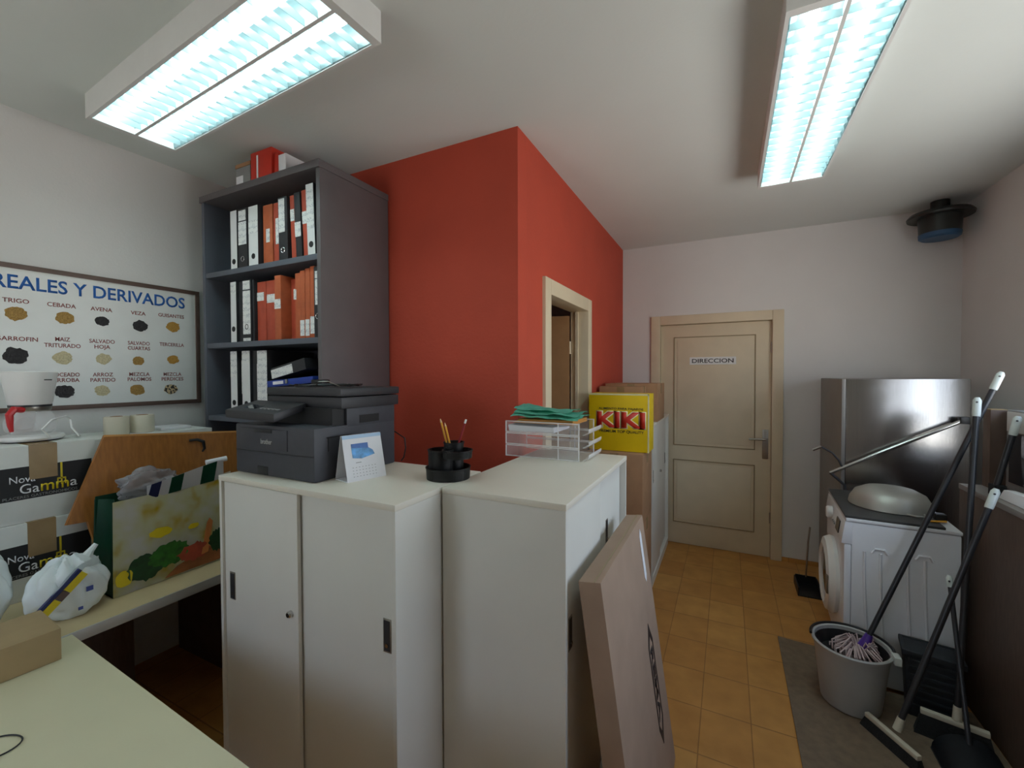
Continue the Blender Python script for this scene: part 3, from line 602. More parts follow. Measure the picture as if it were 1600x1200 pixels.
# pen holder and pencils
PC = Vector((-.885, 1.262, CH))
t = thing('pen_organiser', 'round black wire mesh pen organiser on the cabinet edge', 'pen holder', PC)
b = newb(); lathe(b, [(0, .0), (.076, .0), (.078, .036), (.080, .038), (.080, .041), (.076, .041), (.074, .004), (0, .004)], PC); link('base_tray', b, M['mesh'], t)
b = newb(); lathe(b, [(0, .0045), (.044, .0045), (.046, .096), (.048, .097), (.048, .101), (.044, .101), (.042, .008), (0, .008)], PC + Vector((-.026, -.006, 0))); link('front_cup', b, M['mesh'], t)
b = newb(); lathe(b, [(0, .006), (.034, .006), (.036, .118), (.038, .119), (.038, .123), (.034, .123), (.032, .01), (0, .01)], PC + Vector((.0, .036, 0))); link('tall_cup', b, M['mesh'], t)
b = newb(); lathe(b, [(0, .076), (.050, .076), (.052, .099), (.054, .100), (.054, .104), (.050, .104), (.048, .080), (0, .080)], PC + Vector((.042, -.004, 0))); link('swing_tray', b, M['mesh'], t)
def pencil(label, a, b_, m, tip='skinwood', name='pencil'):
    a, b_ = Vector(a), Vector(b_); t = thing(name, label, 'pencil', a, 0, 'pencils in the black pen organiser')
    link('shaft', tube(newb(), [a, a.lerp(b_, .93)], .0036, 6), M[m], t); link('tip', tube(newb(), [a.lerp(b_, .93), b_], [.0036, .0010 if tip == 'skinwood' else .0036], 6), M[tip], t)
pb = PC + Vector((0, .036, .0105))
pencil('yellow pencil leaning left, longer of the two in the pen organiser', pb + Vector((.004, -.006, 0)), PC + Vector((-.050, .024, .205)), 'pencily')
pencil('yellow pencil, shorter of the two in the pen organiser', pb + Vector((.010, .002, 0)), PC + Vector((-.028, .020, .192)), 'pencily')
pencil('dark red pencil leaning left with pale sharpened tip', pb + Vector((-.006, .006, 0)), PC + Vector((-.057, .032, .203)), 'pencilr')
pencil('dark red pencil leaning right with white tip above the organiser', pb + Vector((-.014, -.008, 0)), PC + Vector((.050, .040, .205)), 'pencilr', 'white')

# ------------------------------------------------------------ letter trays and what lies in them
TX0, TX1, TY0, TY1 = -.893, -.540, 1.722, 1.945
def tray(label, z):
    t = thing('letter_tray', label, 'letter tray', ((TX0 + TX1) / 2, (TY0 + TY1) / 2, z), 0, 'stacked clear letter trays')
    link('tray_base', box(newb(), TX0, TX1, TY0, TY1, z, z + .003), M['acryl'], t)
    link('side_wall', box(newb(), TX0, TX1 - .01, TY0, TY0 + .003, z + .003, z + .05), M['acryl'], t)
    link('side_wall', box(newb(), TX0, TX1 - .01, TY1 - .003, TY1, z + .003, z + .05), M['acryl'], t)
    link('back_wall', box(newb(), TX0, TX0 + .003, TY0 + .003, TY1 - .003, z + .003, z + .05), M['acryl'], t)
    for y in (TY0 - .001, TY1 - .002):
        b = newb(); box(b, TX0, TX1 - .01, y, y + .004, z + .0475, z + .0515); box(b, TX0, TX1 - .01, y, y + .004, z + .0, z + .004)
        box(b, TX0 - .001, TX0 + .003, y, y + .004, z, z + .05); box(b, TX1 - .105, TX1 - .101, y, y + .004, z + .003, z + .05); box(b, TX1 - .014, TX1 - .010, y, y + .004, z + .003, z + .05)
        link('rim', b, M['acrylr'], t)
    b = newb()
    def fn(u, v):
        a = -.3 + u * 2.2; return (TX1 + .022 * math.sin(a) + .006, TY0 + .012 + (TY1 - TY0 - .024) * v, z + .022 - .020 * math.cos(a))
    sheet(b, fn, 8, 6, .003); link('front_lip', b, M['acrylr'], t)
for k, s in enumerate(('lowest', 'middle', 'top')): tray('clear acrylic letter tray, %s of the stack on the white cabinet' % s, CH + .001 + k * .0535)
def papers(name, label, cat, x0, x1, y0, y1, z, m, n, curl=0.0, grp='papers in the letter trays', th=.0012):
    b = newb()
    for k in range(n):
        dx, dy = random.uniform(-.004, .004), random.uniform(-.003, .003)
        def fn(u, v, k=k): return (x0 + dx + (x1 - x0) * u, y0 + dy + (y1 - y0) * v, z + k * .0016 + curl * max(0, u - .62) ** 2 + curl * .5 * max(0, .2 - u) ** 2)
        sheet(b, fn, 10, 2, th)
    return tag(link(name, b, m), label, cat, grp)
b = newb()
hexa(b, [(-.880, 1.730, CH + .1125), (-.665, 1.733, CH + .1125), (-.665, 1.935, CH + .1125), (-.878, 1.935, CH + .1125)], [(-.884, 1.728, CH + .140), (-.668, 1.731, CH + .136), (-.668, 1.935, CH + .136), (-.882, 1.935, CH + .140)], .001)
sheet(b, lambda u, v: (-.72 + .115 * u, 1.731 + .20 * v, CH + .1370 + .008 * u * u), 8, 2, .002)
tag(link('paper_stack', b, M['sheet']), 'white curled papers in the top letter tray', 'paper', 'papers in the letter trays')
papers('folder', 'grey folder lying above the curled white papers', 'folder', -.86, -.70, 1.735, 1.93, CH + .1425, M['greypaper'], 4)
zc = CH + .1500
t = thing('envelope', 'orange-brown envelope bundle under the teal cloth', 'envelope', (-.72, 1.83, zc))
b = newb()
for k in range(3): hexa(b, [(-.855 + .01 * k, 1.735, zc + .006 * k), (-.585, 1.735 + .006 * k, zc + .006 * k), (-.58, 1.93, zc + .006 * k), (-.85, 1.93, zc + .006 * k)], [(-.855 + .01 * k, 1.735, zc + .005 + .006 * k), (-.585, 1.735 + .006 * k, zc + .005 + .006 * k), (-.58, 1.93, zc + .005 + .006 * k), (-.85, 1.93, zc + .005 + .006 * k)])
link('envelopes', b, M['manila'], t)
b = newb()
def cloth(u, v, lay=0):
    x = -.872 + .315 * u; y = 1.722 + .20 * v
    z = zc + .0235 + .010 * lay + .006 * abs(math.sin(u * 5 + v * 2.0 + lay)) + .030 * max(0, .35 - u) * (v + .2) * 2 - .022 * max(0, u - .6) * (1 - v) + .007 * noise.noise(Vector((u * 5, v * 5, lay)))
    return (x, y, z + .012 * math.sin(v * 3))
sheet(b, lambda u, v: cloth(u, v, 0), 28, 16, .003); sheet(b, lambda u, v: cloth(u * .93 + .03, v * .9 + .1, 1), 28, 16, .003); sheet(b, lambda u, v: cloth(u * .85, v * .8 + .2, 2), 28, 16, .003)
tag(link('folded_cloth', b, M['teal']), 'folded teal cloth on top of the letter trays', 'cloth')

# ------------------------------------------------------------ cartons by the doorway
def carton(name, label, x0, x1, y0, y1, z0, z1, m, grp, tape=True, flaps=False):
    t = thing(name, label, 'box', ((x0 + x1) / 2, (y0 + y1) / 2, z0), 0, grp)
    link('carton', box(newb(), x0, x1, y0, y1, z0, z1, .003), m, t)
    yc = (y0 + y1) / 2
    if tape:
        b = newb(); box(b, x0 + .002, x1 - .002, yc - .025, yc + .025, z1 - .0005, z1 + .0008); box(b, x1 - .0005, x1 + .0008, yc - .025, yc + .025, z1 - .08, z1); link('tape_strip', b, M['tape'], t)
        b = newb(); box(b, (x0 + x1) / 2 - .028, (x0 + x1) / 2 + .028, y0 - .0008, y0 + .0005, z1 - .07, z1 - .002); link('tape_end', b, M['tape'], t)
    return t
GB = 'brown cartons stacked by the red doorway'
carton('cardboard_box', 'brown carton on the floor by the red doorway, lower of two', -.868, -.490, 2.86, 3.24, 0, .585, M['card'], GB)
carton('cardboard_box', 'brown carton under the yellow KIKI box', -.862, -.488, 2.87, 3.23, .588, 1.046, M['card'], GB)
carton('cardboard_box', 'brown carton on top of the far white cabinet', -.875, -.475, 3.42, 3.80, CH + .001, 1.497, M['card'], GB)
carton('cardboard_box', 'slightly lower brown carton edge right behind the yellow KIKI box', -.885, -.56, 3.275, 3.412, CH + .001, 1.478, M['card'], GB)
KX0, KX1, KY0, KY1, KZ0, KZ1 = -.868, -.462, 2.94, 3.14, 1.048, 1.438
t = thing('cardboard_box', 'yellow KIKI carton with red letters on the brown boxes', 'box', ((KX0 + KX1) / 2, 3.04, KZ0))
link('carton', box(newb(), KX0, KX1, KY0, KY1, KZ0, KZ1, .004), M['kiki'], t)
b = newb(); box(b, KX0, KX1, KY0 - .001, KY0 + .006, KZ1 - .010, KZ1 + .001); box(b, KX1 - .008, KX1 + .001, KY0 - .001, KY0 + .004, KZ0, KZ1); link('cream_edge', b, M['kikiedge'], t)
kc = (KX0 + KX1) / 2 + .022
text('brand_lettering', 'KIKI', t, M['kikired'], (kc - .005, KY0 - .001, KZ0 + .165), (1, 0, 0), (0, 0, 1), .098, .325, .045, 'CENTER')
text('brand_outline', 'KIKI', t, M['kikiedge'], (kc - .005, KY0 - .0002, KZ0 + .165), (1, 0, 0), (0, 0, 1), .098, .337, .085, 'CENTER')
text('small_lettering', 'ALIMENTO PARA PAJAROS', t, M['ink'], (kc - .005, KY0 - .001, KZ0 + .282), (1, 0, 0), (0, 0, 1), .014, .30, .01, 'CENTER')
text('small_lettering', 'PREMIUM TOP QUALITY', t, M['ink'], (kc + .0, KY0 - .001, KZ0 + .125), (1, 0, 0), (0, 0, 1), .018, .30, .01, 'CENTER')

# flat carton leaning on the second cabinet
t = thing('flat_carton', 'long flat brown carton leaning on the white cabinet doors', 'box', (-.22, 1.5, 0))
y0, y1 = 1.172, 1.825; th = .1377; cc, ss = math.cos(th), math.sin(th); it = Vector((-.377, 0, .980)); nn = Vector((cc, 0, ss)); dd = Vector((ss, 0, -cc)); tk = .0655; LL = .9785
def V(v, y): return Vector((v.x, y, v.z))
ot = it + nn * tk; ib = it + dd * LL; ob = ot + dd * LL
link('carton', hexa(newb(), [V(ib, y0), V(ob, y0), V(ob, y1), V(ib, y1)], [V(it, y0), V(ot, y0), V(ot, y1), V(it, y1)], .002), M['cardpink'], t)
b = newb(); m1 = it + nn * tk * .68
prism(b, [V(m1 - dd * .0006, y0 + .002), V(m1 - dd * .0006 + nn * .0045, y0 + .002), V(m1 - dd * .0006 + nn * .0045, y1 - .002), V(m1 - dd * .0006, y1 - .002)], -dd * .0006); link('flap_seam', b, M['groove'], t)
def face(y, s): return V(ot + dd * s + nn * .0006, y)      # point on the big outer face, s metres down
b = newb(); prism(b, [face(1.715, .055), face(1.735, .03), face(1.75, .055), face(1.75, .21), face(1.735, .235), face(1.715, .21)], nn * .0008); link('shipping_label', b, M['sheet'], t)
# lozenge mark: pointed outline, letters read down the box
sA, sB, yc, hw = .36, .80, 1.66, .042
def ring(pts_o, pts_i, m, nm):
    b = newb(); n = len(pts_o)
    for i in range(n):
        j = (i + 1) % n; prism(b, [pts_o[i], pts_o[j], pts_i[j], pts_i[i]], nn * .0008)
    link(nm, b, m, t)
o6 = [face(yc, sA), face(yc + hw, sA + .075), face(yc + hw, sB - .075), face(yc, sB), face(yc - hw, sB - .075), face(yc - hw, sA + .075)]
i6 = [face(yc, sA + .045), face(yc + hw * .72, sA + .085), face(yc + hw * .72, sB - .085), face(yc, sB - .045), face(yc - hw * .72, sB - .085), face(yc - hw * .72, sA + .085)]
ring(o6, i6, M['inkbrown'], 'lozenge_mark')
text('mark_lettering', 'REMA', t, M['inkbrown'], face(yc - .018, (sA + sB) / 2), dd, (0, 1, 0), .038, .26, .03, 'CENTER')

# ------------------------------------------------------------ left counter, desk
t = thing('wall_counter', 'long pale counter with bright edge along the left wall', 'counter', (-2.39, .5, 0))
link('worktop', box(newb(), -2.855, -1.936, -1.2, 1.40, .685, .72, .001), M['counter'], t)
link('edge_strip', box(newb(), -1.935, -1.928, -1.2, 1.40, .684, .721, .001), M['edge'], t)
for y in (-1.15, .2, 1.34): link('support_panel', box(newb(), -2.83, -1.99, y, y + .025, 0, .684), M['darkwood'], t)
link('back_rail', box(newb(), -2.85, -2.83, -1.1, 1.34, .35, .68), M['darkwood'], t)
t = thing('desk', 'cream desk in the foreground beside the white cabinet', 'desk', (-1.2, .15, 0))
link('desktop', hexa(newb(), [(-1.925, -.30, .69), (-.42, -.30, .69), (-.42, .545, .69), (-1.925, .605, .69)], [(-1.925, -.30, .72), (-.42, -.30, .72), (-.42, .545, .72), (-1.925, .605, .72)], .002), M['desk'], t)
for x, y in ((-1.88, .50), (-.5, .46), (-1.88, -.26), (-.5, -.26)): link('leg', box(newb(), x, x + .04, y, y + .04, 0, .69), M['dark'], t)
b = newb()
tube(b, [(-1.487 + .040 * math.cos(2 * PI * k / 28), .343 + .030 * math.sin(2 * PI * k / 28) + .004 * math.sin(4 * PI * k / 28), .7226) for k in range(29)], .0017, 6, False)
tag(link('rubber_band', b, M['ink']), 'thin dark rubber band lying on the cream desk', 'rubber band')
t = thing('cardboard_box', 'small tan carton on the corner of the cream desk', 'box', (-1.9, .47, .72), math.radians(2))
def quadbox(bm, A, B, dpt, z0, z1, bev=.003):
    A, B = Vector(A), Vector(B); d = (B - A).normalized(); n = Vector((-d.y, d.x, 0)) * dpt
    return hexa(bm, [A + Vector((0, 0, z0)), B + Vector((0, 0, z0)), B + n + Vector((0, 0, z0)), A + n + Vector((0, 0, z0))], [A + Vector((0, 0, z1)), B + Vector((0, 0, z1)), B + n + Vector((0, 0, z1)), A + n + Vector((0, 0, z1))], bev)
link('carton', quadbox(newb(), (-1.800, .28, 0), (-1.782, .537, 0), .20, .7205, .815), M['cardtan'], t)
b = newb(); box(b, -1.90, -1.88, .36, .375, .8152, .8160); box(b, -1.93, -1.915, .41, .418, .8152, .8160); link('scuff_mark', b, M['tomato'], t)
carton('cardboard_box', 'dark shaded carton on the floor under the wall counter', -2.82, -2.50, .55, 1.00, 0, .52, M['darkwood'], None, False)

# ------------------------------------------------------------ cartons with Nova Gamma print
def nova(label, z0, dy=0.0, dxx=0.0):
    x0, x1, y0, y1, h = -2.80, -2.385 + dxx, .33 + dy, .835 + dy, .2915
    t = thing('cardboard_box', label, 'box', ((x0 + x1) / 2, (y0 + y1) / 2, z0), 0, 'white and black printed cartons on the counter')
    link('carton', box(newb(), x0, x1, y0, y1, z0, z0 + h, .003), M['cartonwhite'], t)
    link('black_band', box(newb(), x1 - .001, x1 + .0006, y0 + .001, y1 - .012, z0 + .088, z0 + .212), M['ink'], t)
    yy = y0 + .222; xx = x1 + .0006
    text('brand_lettering', 'Nova', t, M['sheet'], (xx, yy + .038, z0 + .153), RT, UP, .026, .068, .002)
    text('brand_lettering', 'Ga', t, M['sheet'], (xx, yy + .064, z0 + .110), RT, UP, .036, .052, .002)
    text('brand_lettering', 'mm', t, M['yellowink'], (xx, yy + .120, z0 + .110), RT, UP, .042, .080, .008)
    text('brand_lettering', 'a', t, M['sheet'], (xx, yy + .204, z0 + .112), RT, UP, .036, .021, .002)
    b = newb(); box(b, xx, xx + .0006, yy + .176, yy + .182, z0 + .146, z0 + .212)
    for k in (-.011, 0, .011): box(b, xx, xx + .0006, yy + .177 + k, yy + .181 + k, z0 + .125, z0 + .150)
    box(b, xx, xx + .0006, yy + .1665, yy + .1915, z0 + .146, z0 + .152); link('fork_mark', b, M['yellowink'], t)
    text('small_lettering', 'PLACERES GASTRONOMICOS', t, M['grey'], (xx, yy + .020, z0 + .093), RT, UP, .0105, .205, .002)
    b = newb(); box(b, x1 - .001, x1 + .0016, y0 + .312, y0 + .390, z0 + .160, z0 + h + .0004); box(b, x0 + .05, x1 + .0016, y0 + .312, y0 + .390, z0 + h - .0002, z0 + h + .0012); link('packing_tape', b, M['tape'], t)
    return t
nova('white and black Nova Gamma carton, lower, resting on the counter', .7205, -.012, .012)
nova('white and black Nova Gamma carton, upper, under the coffee maker', 1.0135)
NT = 1.3065
# white carton behind the board, with the rolls on it
carton('cardboard_box', 'white carton behind the leaning board, under the rolls', -2.83, -2.50, .86, 1.36, .7205, 1.288, M['cartonwhite'], None, False)
for y, s in ((.998, 'left'), (1.100, 'right')):
    t = thing('tape_roll', 'cream coloured tape roll behind the leaning board, %s of two' % s, 'roll', (-2.62, y, 1.289), 0, 'cream rolls behind the board')
    link('roll', lathe(newb(), [(.024, 0), (.046, 0), (.0475, .004), (.0475, .082), (.046, .086), (.024, .086)], (-2.62, y, 1.289), 28, 'Z', True), M['roll'], t)
    link('core', lathe(newb(), [(.022, .0), (.0238, .0), (.0238, .087), (.022, .087)], (-2.62, y, 1.289), 24, 'Z', True), M['card'], t)
b = newb(); box(b, -2.74, -2.60, 1.17, 1.31, 1.289, 1.302, .002)
tag(link('flat_packet', b, M['sheet']), 'flat white packet right of the cream rolls', 'packet')
# coffee maker
CC = Vector((-2.55, .695, NT + .0012))
t = thing('coffee_maker', 'white drip coffee maker with red handle on the cartons', 'coffee maker', CC)
link('base_plate', lathe(newb(), [(0, 0), (.092, 0), (.098, .008), (.094, .018), (.07, .022), (0, .022)], CC + Vector((0, 0, .004)), 36), M['white'], t)
link('rubber_foot', lathe(newb(), [(0, 0), (.085, 0), (.085, .004), (0, .004)], CC, 32), M['black'], t)
link('carafe', lathe(newb(), [(.058, .027), (.074, .045), (.076, .075), (.066, .105), (.056, .118), (.059, .124)], CC, 36), M['glass'], t)
link('carafe_band', lathe(newb(), [(.059, .122), (.061, .126), (.061, .138), (.057, .138), (.057, .122)], CC, 36, 'Z', True), M['nickel'], t)
b = newb(); tube(b, [CC + Vector(p) for p in ((.045, -.035, .128), (.062, -.062, .132), (.066, -.075, .112), (.060, -.072, .07), (.058, -.068, .045))], [.012, .013, .012, .009, .006], 10); link('carafe_handle', b, M['ered'], t)
link('filter_basket', lathe(newb(), [(0, .146), (.060, .146), (.064, .152), (.080, .268), (.082, .278), (.078, .282), (0, .284)], CC, 40), M['white'], t)
link('basket_ring', lathe(newb(), [(0, .138), (.062, .138), (.062, .146), (0, .146)], CC, 36), M['dark'], t)
b = newb(); box(b, CC.x - .095, CC.x - .070, CC.y - .035, CC.y + .035, CC.z + .02, CC.z + .25, .006); link('water_column', b, M['white'], t)
b = newb(); box(b, CC.x + .0745, CC.x + .0775, CC.y + .020, CC.y + .042, CC.z + .245, CC.z + .249); link('small_print', b, M['ink'], t)
b = newb(); tube(b, [CC + Vector(p) for p in ((.093, .03, .012), (.11, .0, .05), (.105, .03, .085), (.08, .08, .095), (.06, .10, .08), (.07, .10, .045), (.09, .115, .010), (.04, .135, .004), (-.02, .13, .004))], .0035, 8); link('power_cable', b, M['white'], t)

# ------------------------------------------------------------ leaning wood board
def bp(y, z): return Vector((-2.335 + (1.321 - z) * .13, y, z))
t = thing('wooden_board', 'orange-brown wooden board leaning on the Nova Gamma cartons', 'board', (-2.28, 1.1, .7215))
pts = [bp(.85, 1.322), bp(1.395, 1.276), bp(1.395, .7225), bp(.82, .7225), bp(.775, .985), bp(.712, .990)]
b = newb(); prism(b, pts, (-.018, 0, -.003)); link('panel', b, M['wood'], t)
b = newb(); prism(b, [bp(.846, 1.3225), bp(1.396, 1.2765), bp(1.396, 1.268), bp(.846, 1.314)], (.0016, 0, 0)); link('edge_band', b, M['woodedge'], t)
hb = bp(1.20, 1.245); b = newb(); tube(b, [hb + Vector((.002, -.04, .012)), hb + Vector((.012, -.01, .012)), hb + Vector((.016, .015, .0)), hb + Vector((.012, .022, -.035)), hb + Vector((.004, .015, -.05))], [.006, .007, .008, .006, .004], 8); link('hook', b, M['ink'], t)

# ------------------------------------------------------------ printed shopping bag
GX, GXb, GY0, GY1, GZ = -2.085, -2.225, .772, 1.235, .7215
t = thing('shopping_bag', 'green sided shopping bag printed with vegetables on the counter', 'bag', ((GX + GXb) / 2, 1.0, GZ))
def gf(u, v):      # front panel, u along y, v up
    x = GX - .020 * v + .016 * math.sin(PI * u) * math.sin(PI * v) - .02 * u * v
    return Vector((x, GY0 + (GY1 - GY0) * u - .012 * (1 - u) * v * .0 + .012 * v * (1 - u), GZ + (.362 + .030 * u - .01 * math.sin(PI * u)) * v))
sheet(b := newb(), lambda u, v: gf(u, v), 20, 14, .0015); fr = link('front_panel', b, M['bagprint'], t)
def gs_(u, v):     # green left gusset
    p = gf(0, v); fold = .030 * math.sin(PI * u) * (.4 + .6 * v)
    return Vector((p.x + (GXb - p.x) * u, p.y - .001 + fold - .01 * u, p.z))
sheet(b := newb(), gs_, 10, 12, .0015); link('side_gusset', b, M['green'], t)
sheet(b := newb(), lambda u, v: Vector((GXb + .01 * v, GY0 + (GY1 - GY0) * u, GZ + .375 * v)), 8, 8, .0015); link('back_panel', b, M['green'], t)
sheet(b := newb(), lambda u, v: Vector((GX + (GXb - GX) * u, GY0 + (GY1 - GY0) * v, GZ + .001)), 2, 2, .001); link('base', b, M['green'], t)
def pat(nm, poly, m, lift=.0016):
    # polygon in panel coordinates lying on the printed face
    b = newb(); prism(b, [gf(u, v) + Vector((lift, 0, 0)) for u, v in poly], (.0006, 0, 0)); link(nm, b, M[m], fr, smooth=False)
def leafy(cu, cv, ru, rv, seed, n=40):
    return [(cu + ru * (1 + .22 * noise.noise(Vector((math.cos(a) * 3, math.sin(a) * 3, seed))) + random.uniform(-.10, .10)) * math.cos(a), cv + rv * (1 + random.uniform(-.14, .14)) * math.sin(a)) for a in (2 * PI * k / n for k in range(n))]
def patf(nm, poly, m, lift):
    pat(nm, [(min(.99, max(.012, u)), min(.97, max(.02, v))) for u, v in poly], m, lift)
patf('printed_lettuce', leafy(.22, .22, .13, .14, 1), 'leafdark', .0022)
patf('printed_lettuce', leafy(.39, .29, .15, .13, 5), 'leaf', .0028)
patf('printed_soil', [(.36, .02), (.99, .02), (.99, .26), (.7, .20), (.46, .12)], 'soil', .0018)
patf('printed_tomato', leafy(.60, .22, .13, .10, 9), 'tomato', .0030)
patf('printed_carrot', [(.66, .15), (.72, .16), (.775, .50), (.745, .55), (.715, .50)], 'carrot', .0042)
patf('printed_lettuce', leafy(.83, .26, .10, .13, 12), 'leafdark', .0034)
patf('printed_flower', leafy(.33, .56, .085, .055, 15, 16), 'yellowink', .0022)
patf('printed_flower', leafy(.60, .52, .05, .03, 17, 16), 'yellowink', .0022)
patf('printed_flower', leafy(.07, .17, .06, .09, 21, 16), 'yellowink', .0022)
for s, dx in ((0, 0.004),):
    def band(u, v): return Vector((GX - .028 + .004 * math.sin(u * 6), GY0 + .125 + .30 * u, GZ + .345 + .022 * u + (.055 + .035 * u) * v))
    def hf(u, v):
        z = GZ + .355 + .008 * u + (.02 + .105 * math.sin(PI * min(1, u * .62 + .10))) * (.35 + .65 * v) * 1.0
        return Vector((GX - .05 + .006 * math.sin(u * 5), GY0 + .13 + .31 * u, z))
    sheet(b := newb(), lambda u, v: band(u, v), 14, 4, .002); hd = link('handle_band', b, M['sheet'], t)
    for u0, u1, m in ((0, .12, 'navy'), (.24, .40, 'green'), (.66, .86, 'green')):
        sheet(b := newb(), lambda u, v: band(u0 + (u1 - u0) * u + .05 * v, v) + Vector((.0025, 0, 0)), 6, 4, .001); link('handle_stripe', b, M[m], hd)
b = newb(); tube(b, [(GX - .055, GY1 - .10, GZ + .448), (GX - .035, GY1 - .02, GZ + .456)], .012, 14); link('handle_fold', b, M['sheet'], t)
t = link('clear_plastic_bag', blob(newb(), (-2.168, .925, 1.118), (.040, .105, .062), .30, 1.9, 5, 3), M['film'])
tag(t, 'crumpled clear plastic sticking out of the green shopping bag', 'plastic bag')

# ------------------------------------------------------------ white plastic carrier bags
t = thing('carrier_bag', 'white plastic carrier bag with yellow contents on the counter', 'bag', (-2.12, .66, .7215))
b = newb(); blob(b, (-2.10, .655, .812), (.086, .108, .108), .13, 1.5, 5, 11, .7215, .16); bagm = link('bag_film', b, M['pbag'], t)
b = newb()
def lp(c0, c1, hgt, w, off):
    c0, c1 = Vector(c0), Vector(c1)
    def fn(u, v):
        p = c0.lerp(c1, u); a = math.sin(PI * u); return p + Vector((off * a + .004 * math.sin(9 * u), 0, hgt * a + (v - .5) * w * (1 - .25 * a)))
    return fn
sheet(b, lp((-2.025, .575, .80), (-2.05, .72, .90), .035, .030, .012), 16, 4, .002); link('bag_handle', b, M['pbag'], t)
b = newb(); tube(b, [(-2.10, .70, .90), (-2.10, .715, .925), (-2.10, .732, .945)], [.022, .012, .008], 8); link('bag_knot', b, M['pbag'], t)
def pkt(nm, u0, u1, w0, w1, m):
    A, B = Vector((-2.022, .560, .778)), Vector((-2.030, .662, .872)); d = B - A; n = Vector((0, -.7, .72)).normalized()
    q = [A + d * u0 + n * w0, A + d * u1 + n * w0, A + d * u1 + n * w1, A + d * u0 + n * w1]
    b = newb(); prism(b, q, (.012, 0, 0)); link(nm, b, m, t)
pkt('dark_packet', -.15, 1.1, .010, .021, M['navy']); pkt('yellow_packet', 0, .38, -.014, .009, M['yellowink']); pkt('brown_packet', .39, .60, -.014, .009, M['frame']); pkt('yellow_packet', .61, 1.08, -.014, .009, M['yellowink'])
b = newb(); box(b, -2.0125, -2.009, .672, .690, .812, .828); box(b, -2.0125, -2.009, .650, .662, .756, .766); link('blue_print', b, M['pblu'], t)
t = thing('carrier_bag', 'white plastic bag cut by the left picture edge', 'bag', (-2.20, .47, .7215))
b = newb(); blob(b, (-2.20, .455, .85), (.085, .085, .14), .13, 1.5, 5, 23, .7215, .16); link('bag_film', b, M['pbag'], t)
b = newb(); tube(b, [(-2.18, .46, .98), (-2.17, .475, 1.02), (-2.16, .47, 1.04)], [.03, .014, .01], 8); link('bag_knot', b, M['pbag'], t)

# ------------------------------------------------------------ refrigerator
FX0, FX1, FY0, FY1, FZ = .668, 1.262, 3.425, 4.12, 1.537
t = thing('refrigerator', 'stainless steel fridge behind the washing machine', 'fridge', ((FX0 + FX1) / 2, 3.77, 0))
link('body', box(newb(), FX0 + .012, FX1, FY0, FY1, .03, FZ, .004), M['steel'], t)
link('door', box(newb(), FX0 - .012, FX0 + .010, FY0 - .001, FY1, .08, FZ - .001, .005), M['fridgeside'], t)
for x, y in ((FX0 + .06, FY0 + .06), (FX1 - .06, FY0 + .06), (FX0 + .06, FY1 - .06), (FX1 - .06, FY1 - .06)): link('foot', lathe(newb(), [(0, 0), (.02, 0), (.02, .03), (0, .03)], (x, y, 0), 12), M['black'], t)

# ------------------------------------------------------------ washing machine
rz = math.radians(-3.0)
t = thing('washing_machine', 'white front loading washing machine with charcoal top', 'washing machine', (.536, 2.705, 0), rz)
mw = WM[t]
def put(nm, bm, m, par=None): bm.transform(mw); return link(nm, bm, m, par or t)
WW, WD, WH = .60, .435, .85     # width along local y, depth along local x
b = newb(); box(b, .03, WD, 0, WW, .02, WH - .03, .012); put('body', b, M['whitegloss'])
put('top_panel', box(newb(), .006, WD + .002, -.002, WW + .002, WH - .029, WH - .012, .005), M['whitegloss'])
put('top_cover', box(newb(), .004, WD - .055, .002, WW - .004, WH - .012, WH, .003), M['washertop'])
put('front_panel', box(newb(), 0, .031, .002, WW - .002, .10, WH - .145, .010), M['whitegloss'])
fa = put('fascia', hexa(newb(), [(-.012, .002, WH - .145), (.035, .002, WH - .145), (.035, WW - .002, WH - .145), (-.012, WW - .002, WH - .145)], [(.004, .002, WH - .03), (.035, .002, WH - .03), (.035, WW - .002, WH - .03), (.004, WW - .002, WH - .03)], .004), M['whitegloss'])
b = newb(); hexa(b, [(-.0132, .10, WH - .125), (.0, .10, WH - .125), (.0, .19, WH - .125), (-.0132, .19, WH - .125)], [(-.0050, .10, WH - .06), (.004, .10, WH - .06), (.004, .19, WH - .06), (-.0050, .19, WH - .06)]); put('display', b, M['smoke'], fa)
b = newb(); lathe(b, [(0, .0), (.034, .0), (.034, -.022), (.028, -.030), (0, -.031)], (-.004, .36, WH - .085), 28, 'X'); put('program_knob', b, M['white'], fa)
for y in (.225, .255, .285): put('button', box(newb(), -.014, .0, y, y + .016, WH - .118, WH - .106, .002), M['grey'], fa)
dr = put('door_ring', lathe(newb(), [(.205, .002), (.210, -.018), (.195, -.046), (.160, -.056), (.140, -.046), (.138, .002)], (0, .30, .43), 48, 'X', True), M['white'])
put('door_glass', lathe(newb(), [(.139, -.030), (.10, -.046), (0, -.052)], (0, .30, .43), 40, 'X'), M['smoke'], dr)
put('door_handle', box(newb(), -.058, -.042, .115, .150, .38, .48, .005), M['nickel'], dr)
# pressed ribs on the side panel
for k, x in enumerate((.11, .275)):
    b = newb()
    for s, q in ((.0, 0), (.062, 1)):
        pts = [(x + s + .028 * (1 - u) ** 2 - .028, -.001, .08 + .60 * u) for u in (i / 14 for i in range(15))]
        tube(b, pts, .006, 8)
    tube(b, [(x + (.0), -.001, .68), (x + .012, -.001, .70), (x + .05, -.001, .70), (x + .062, -.001, .68)], .006, 8)
    put('side_rib', b, M['whitegloss'])
for x, y in ((.06, .05), (.40, .05), (.06, .55), (.40, .55)): put('foot', lathe(newb(), [(0, 0), (.022, 0), (.022, .02), (0, .02)], (x, y, 0), 12), M['black'])
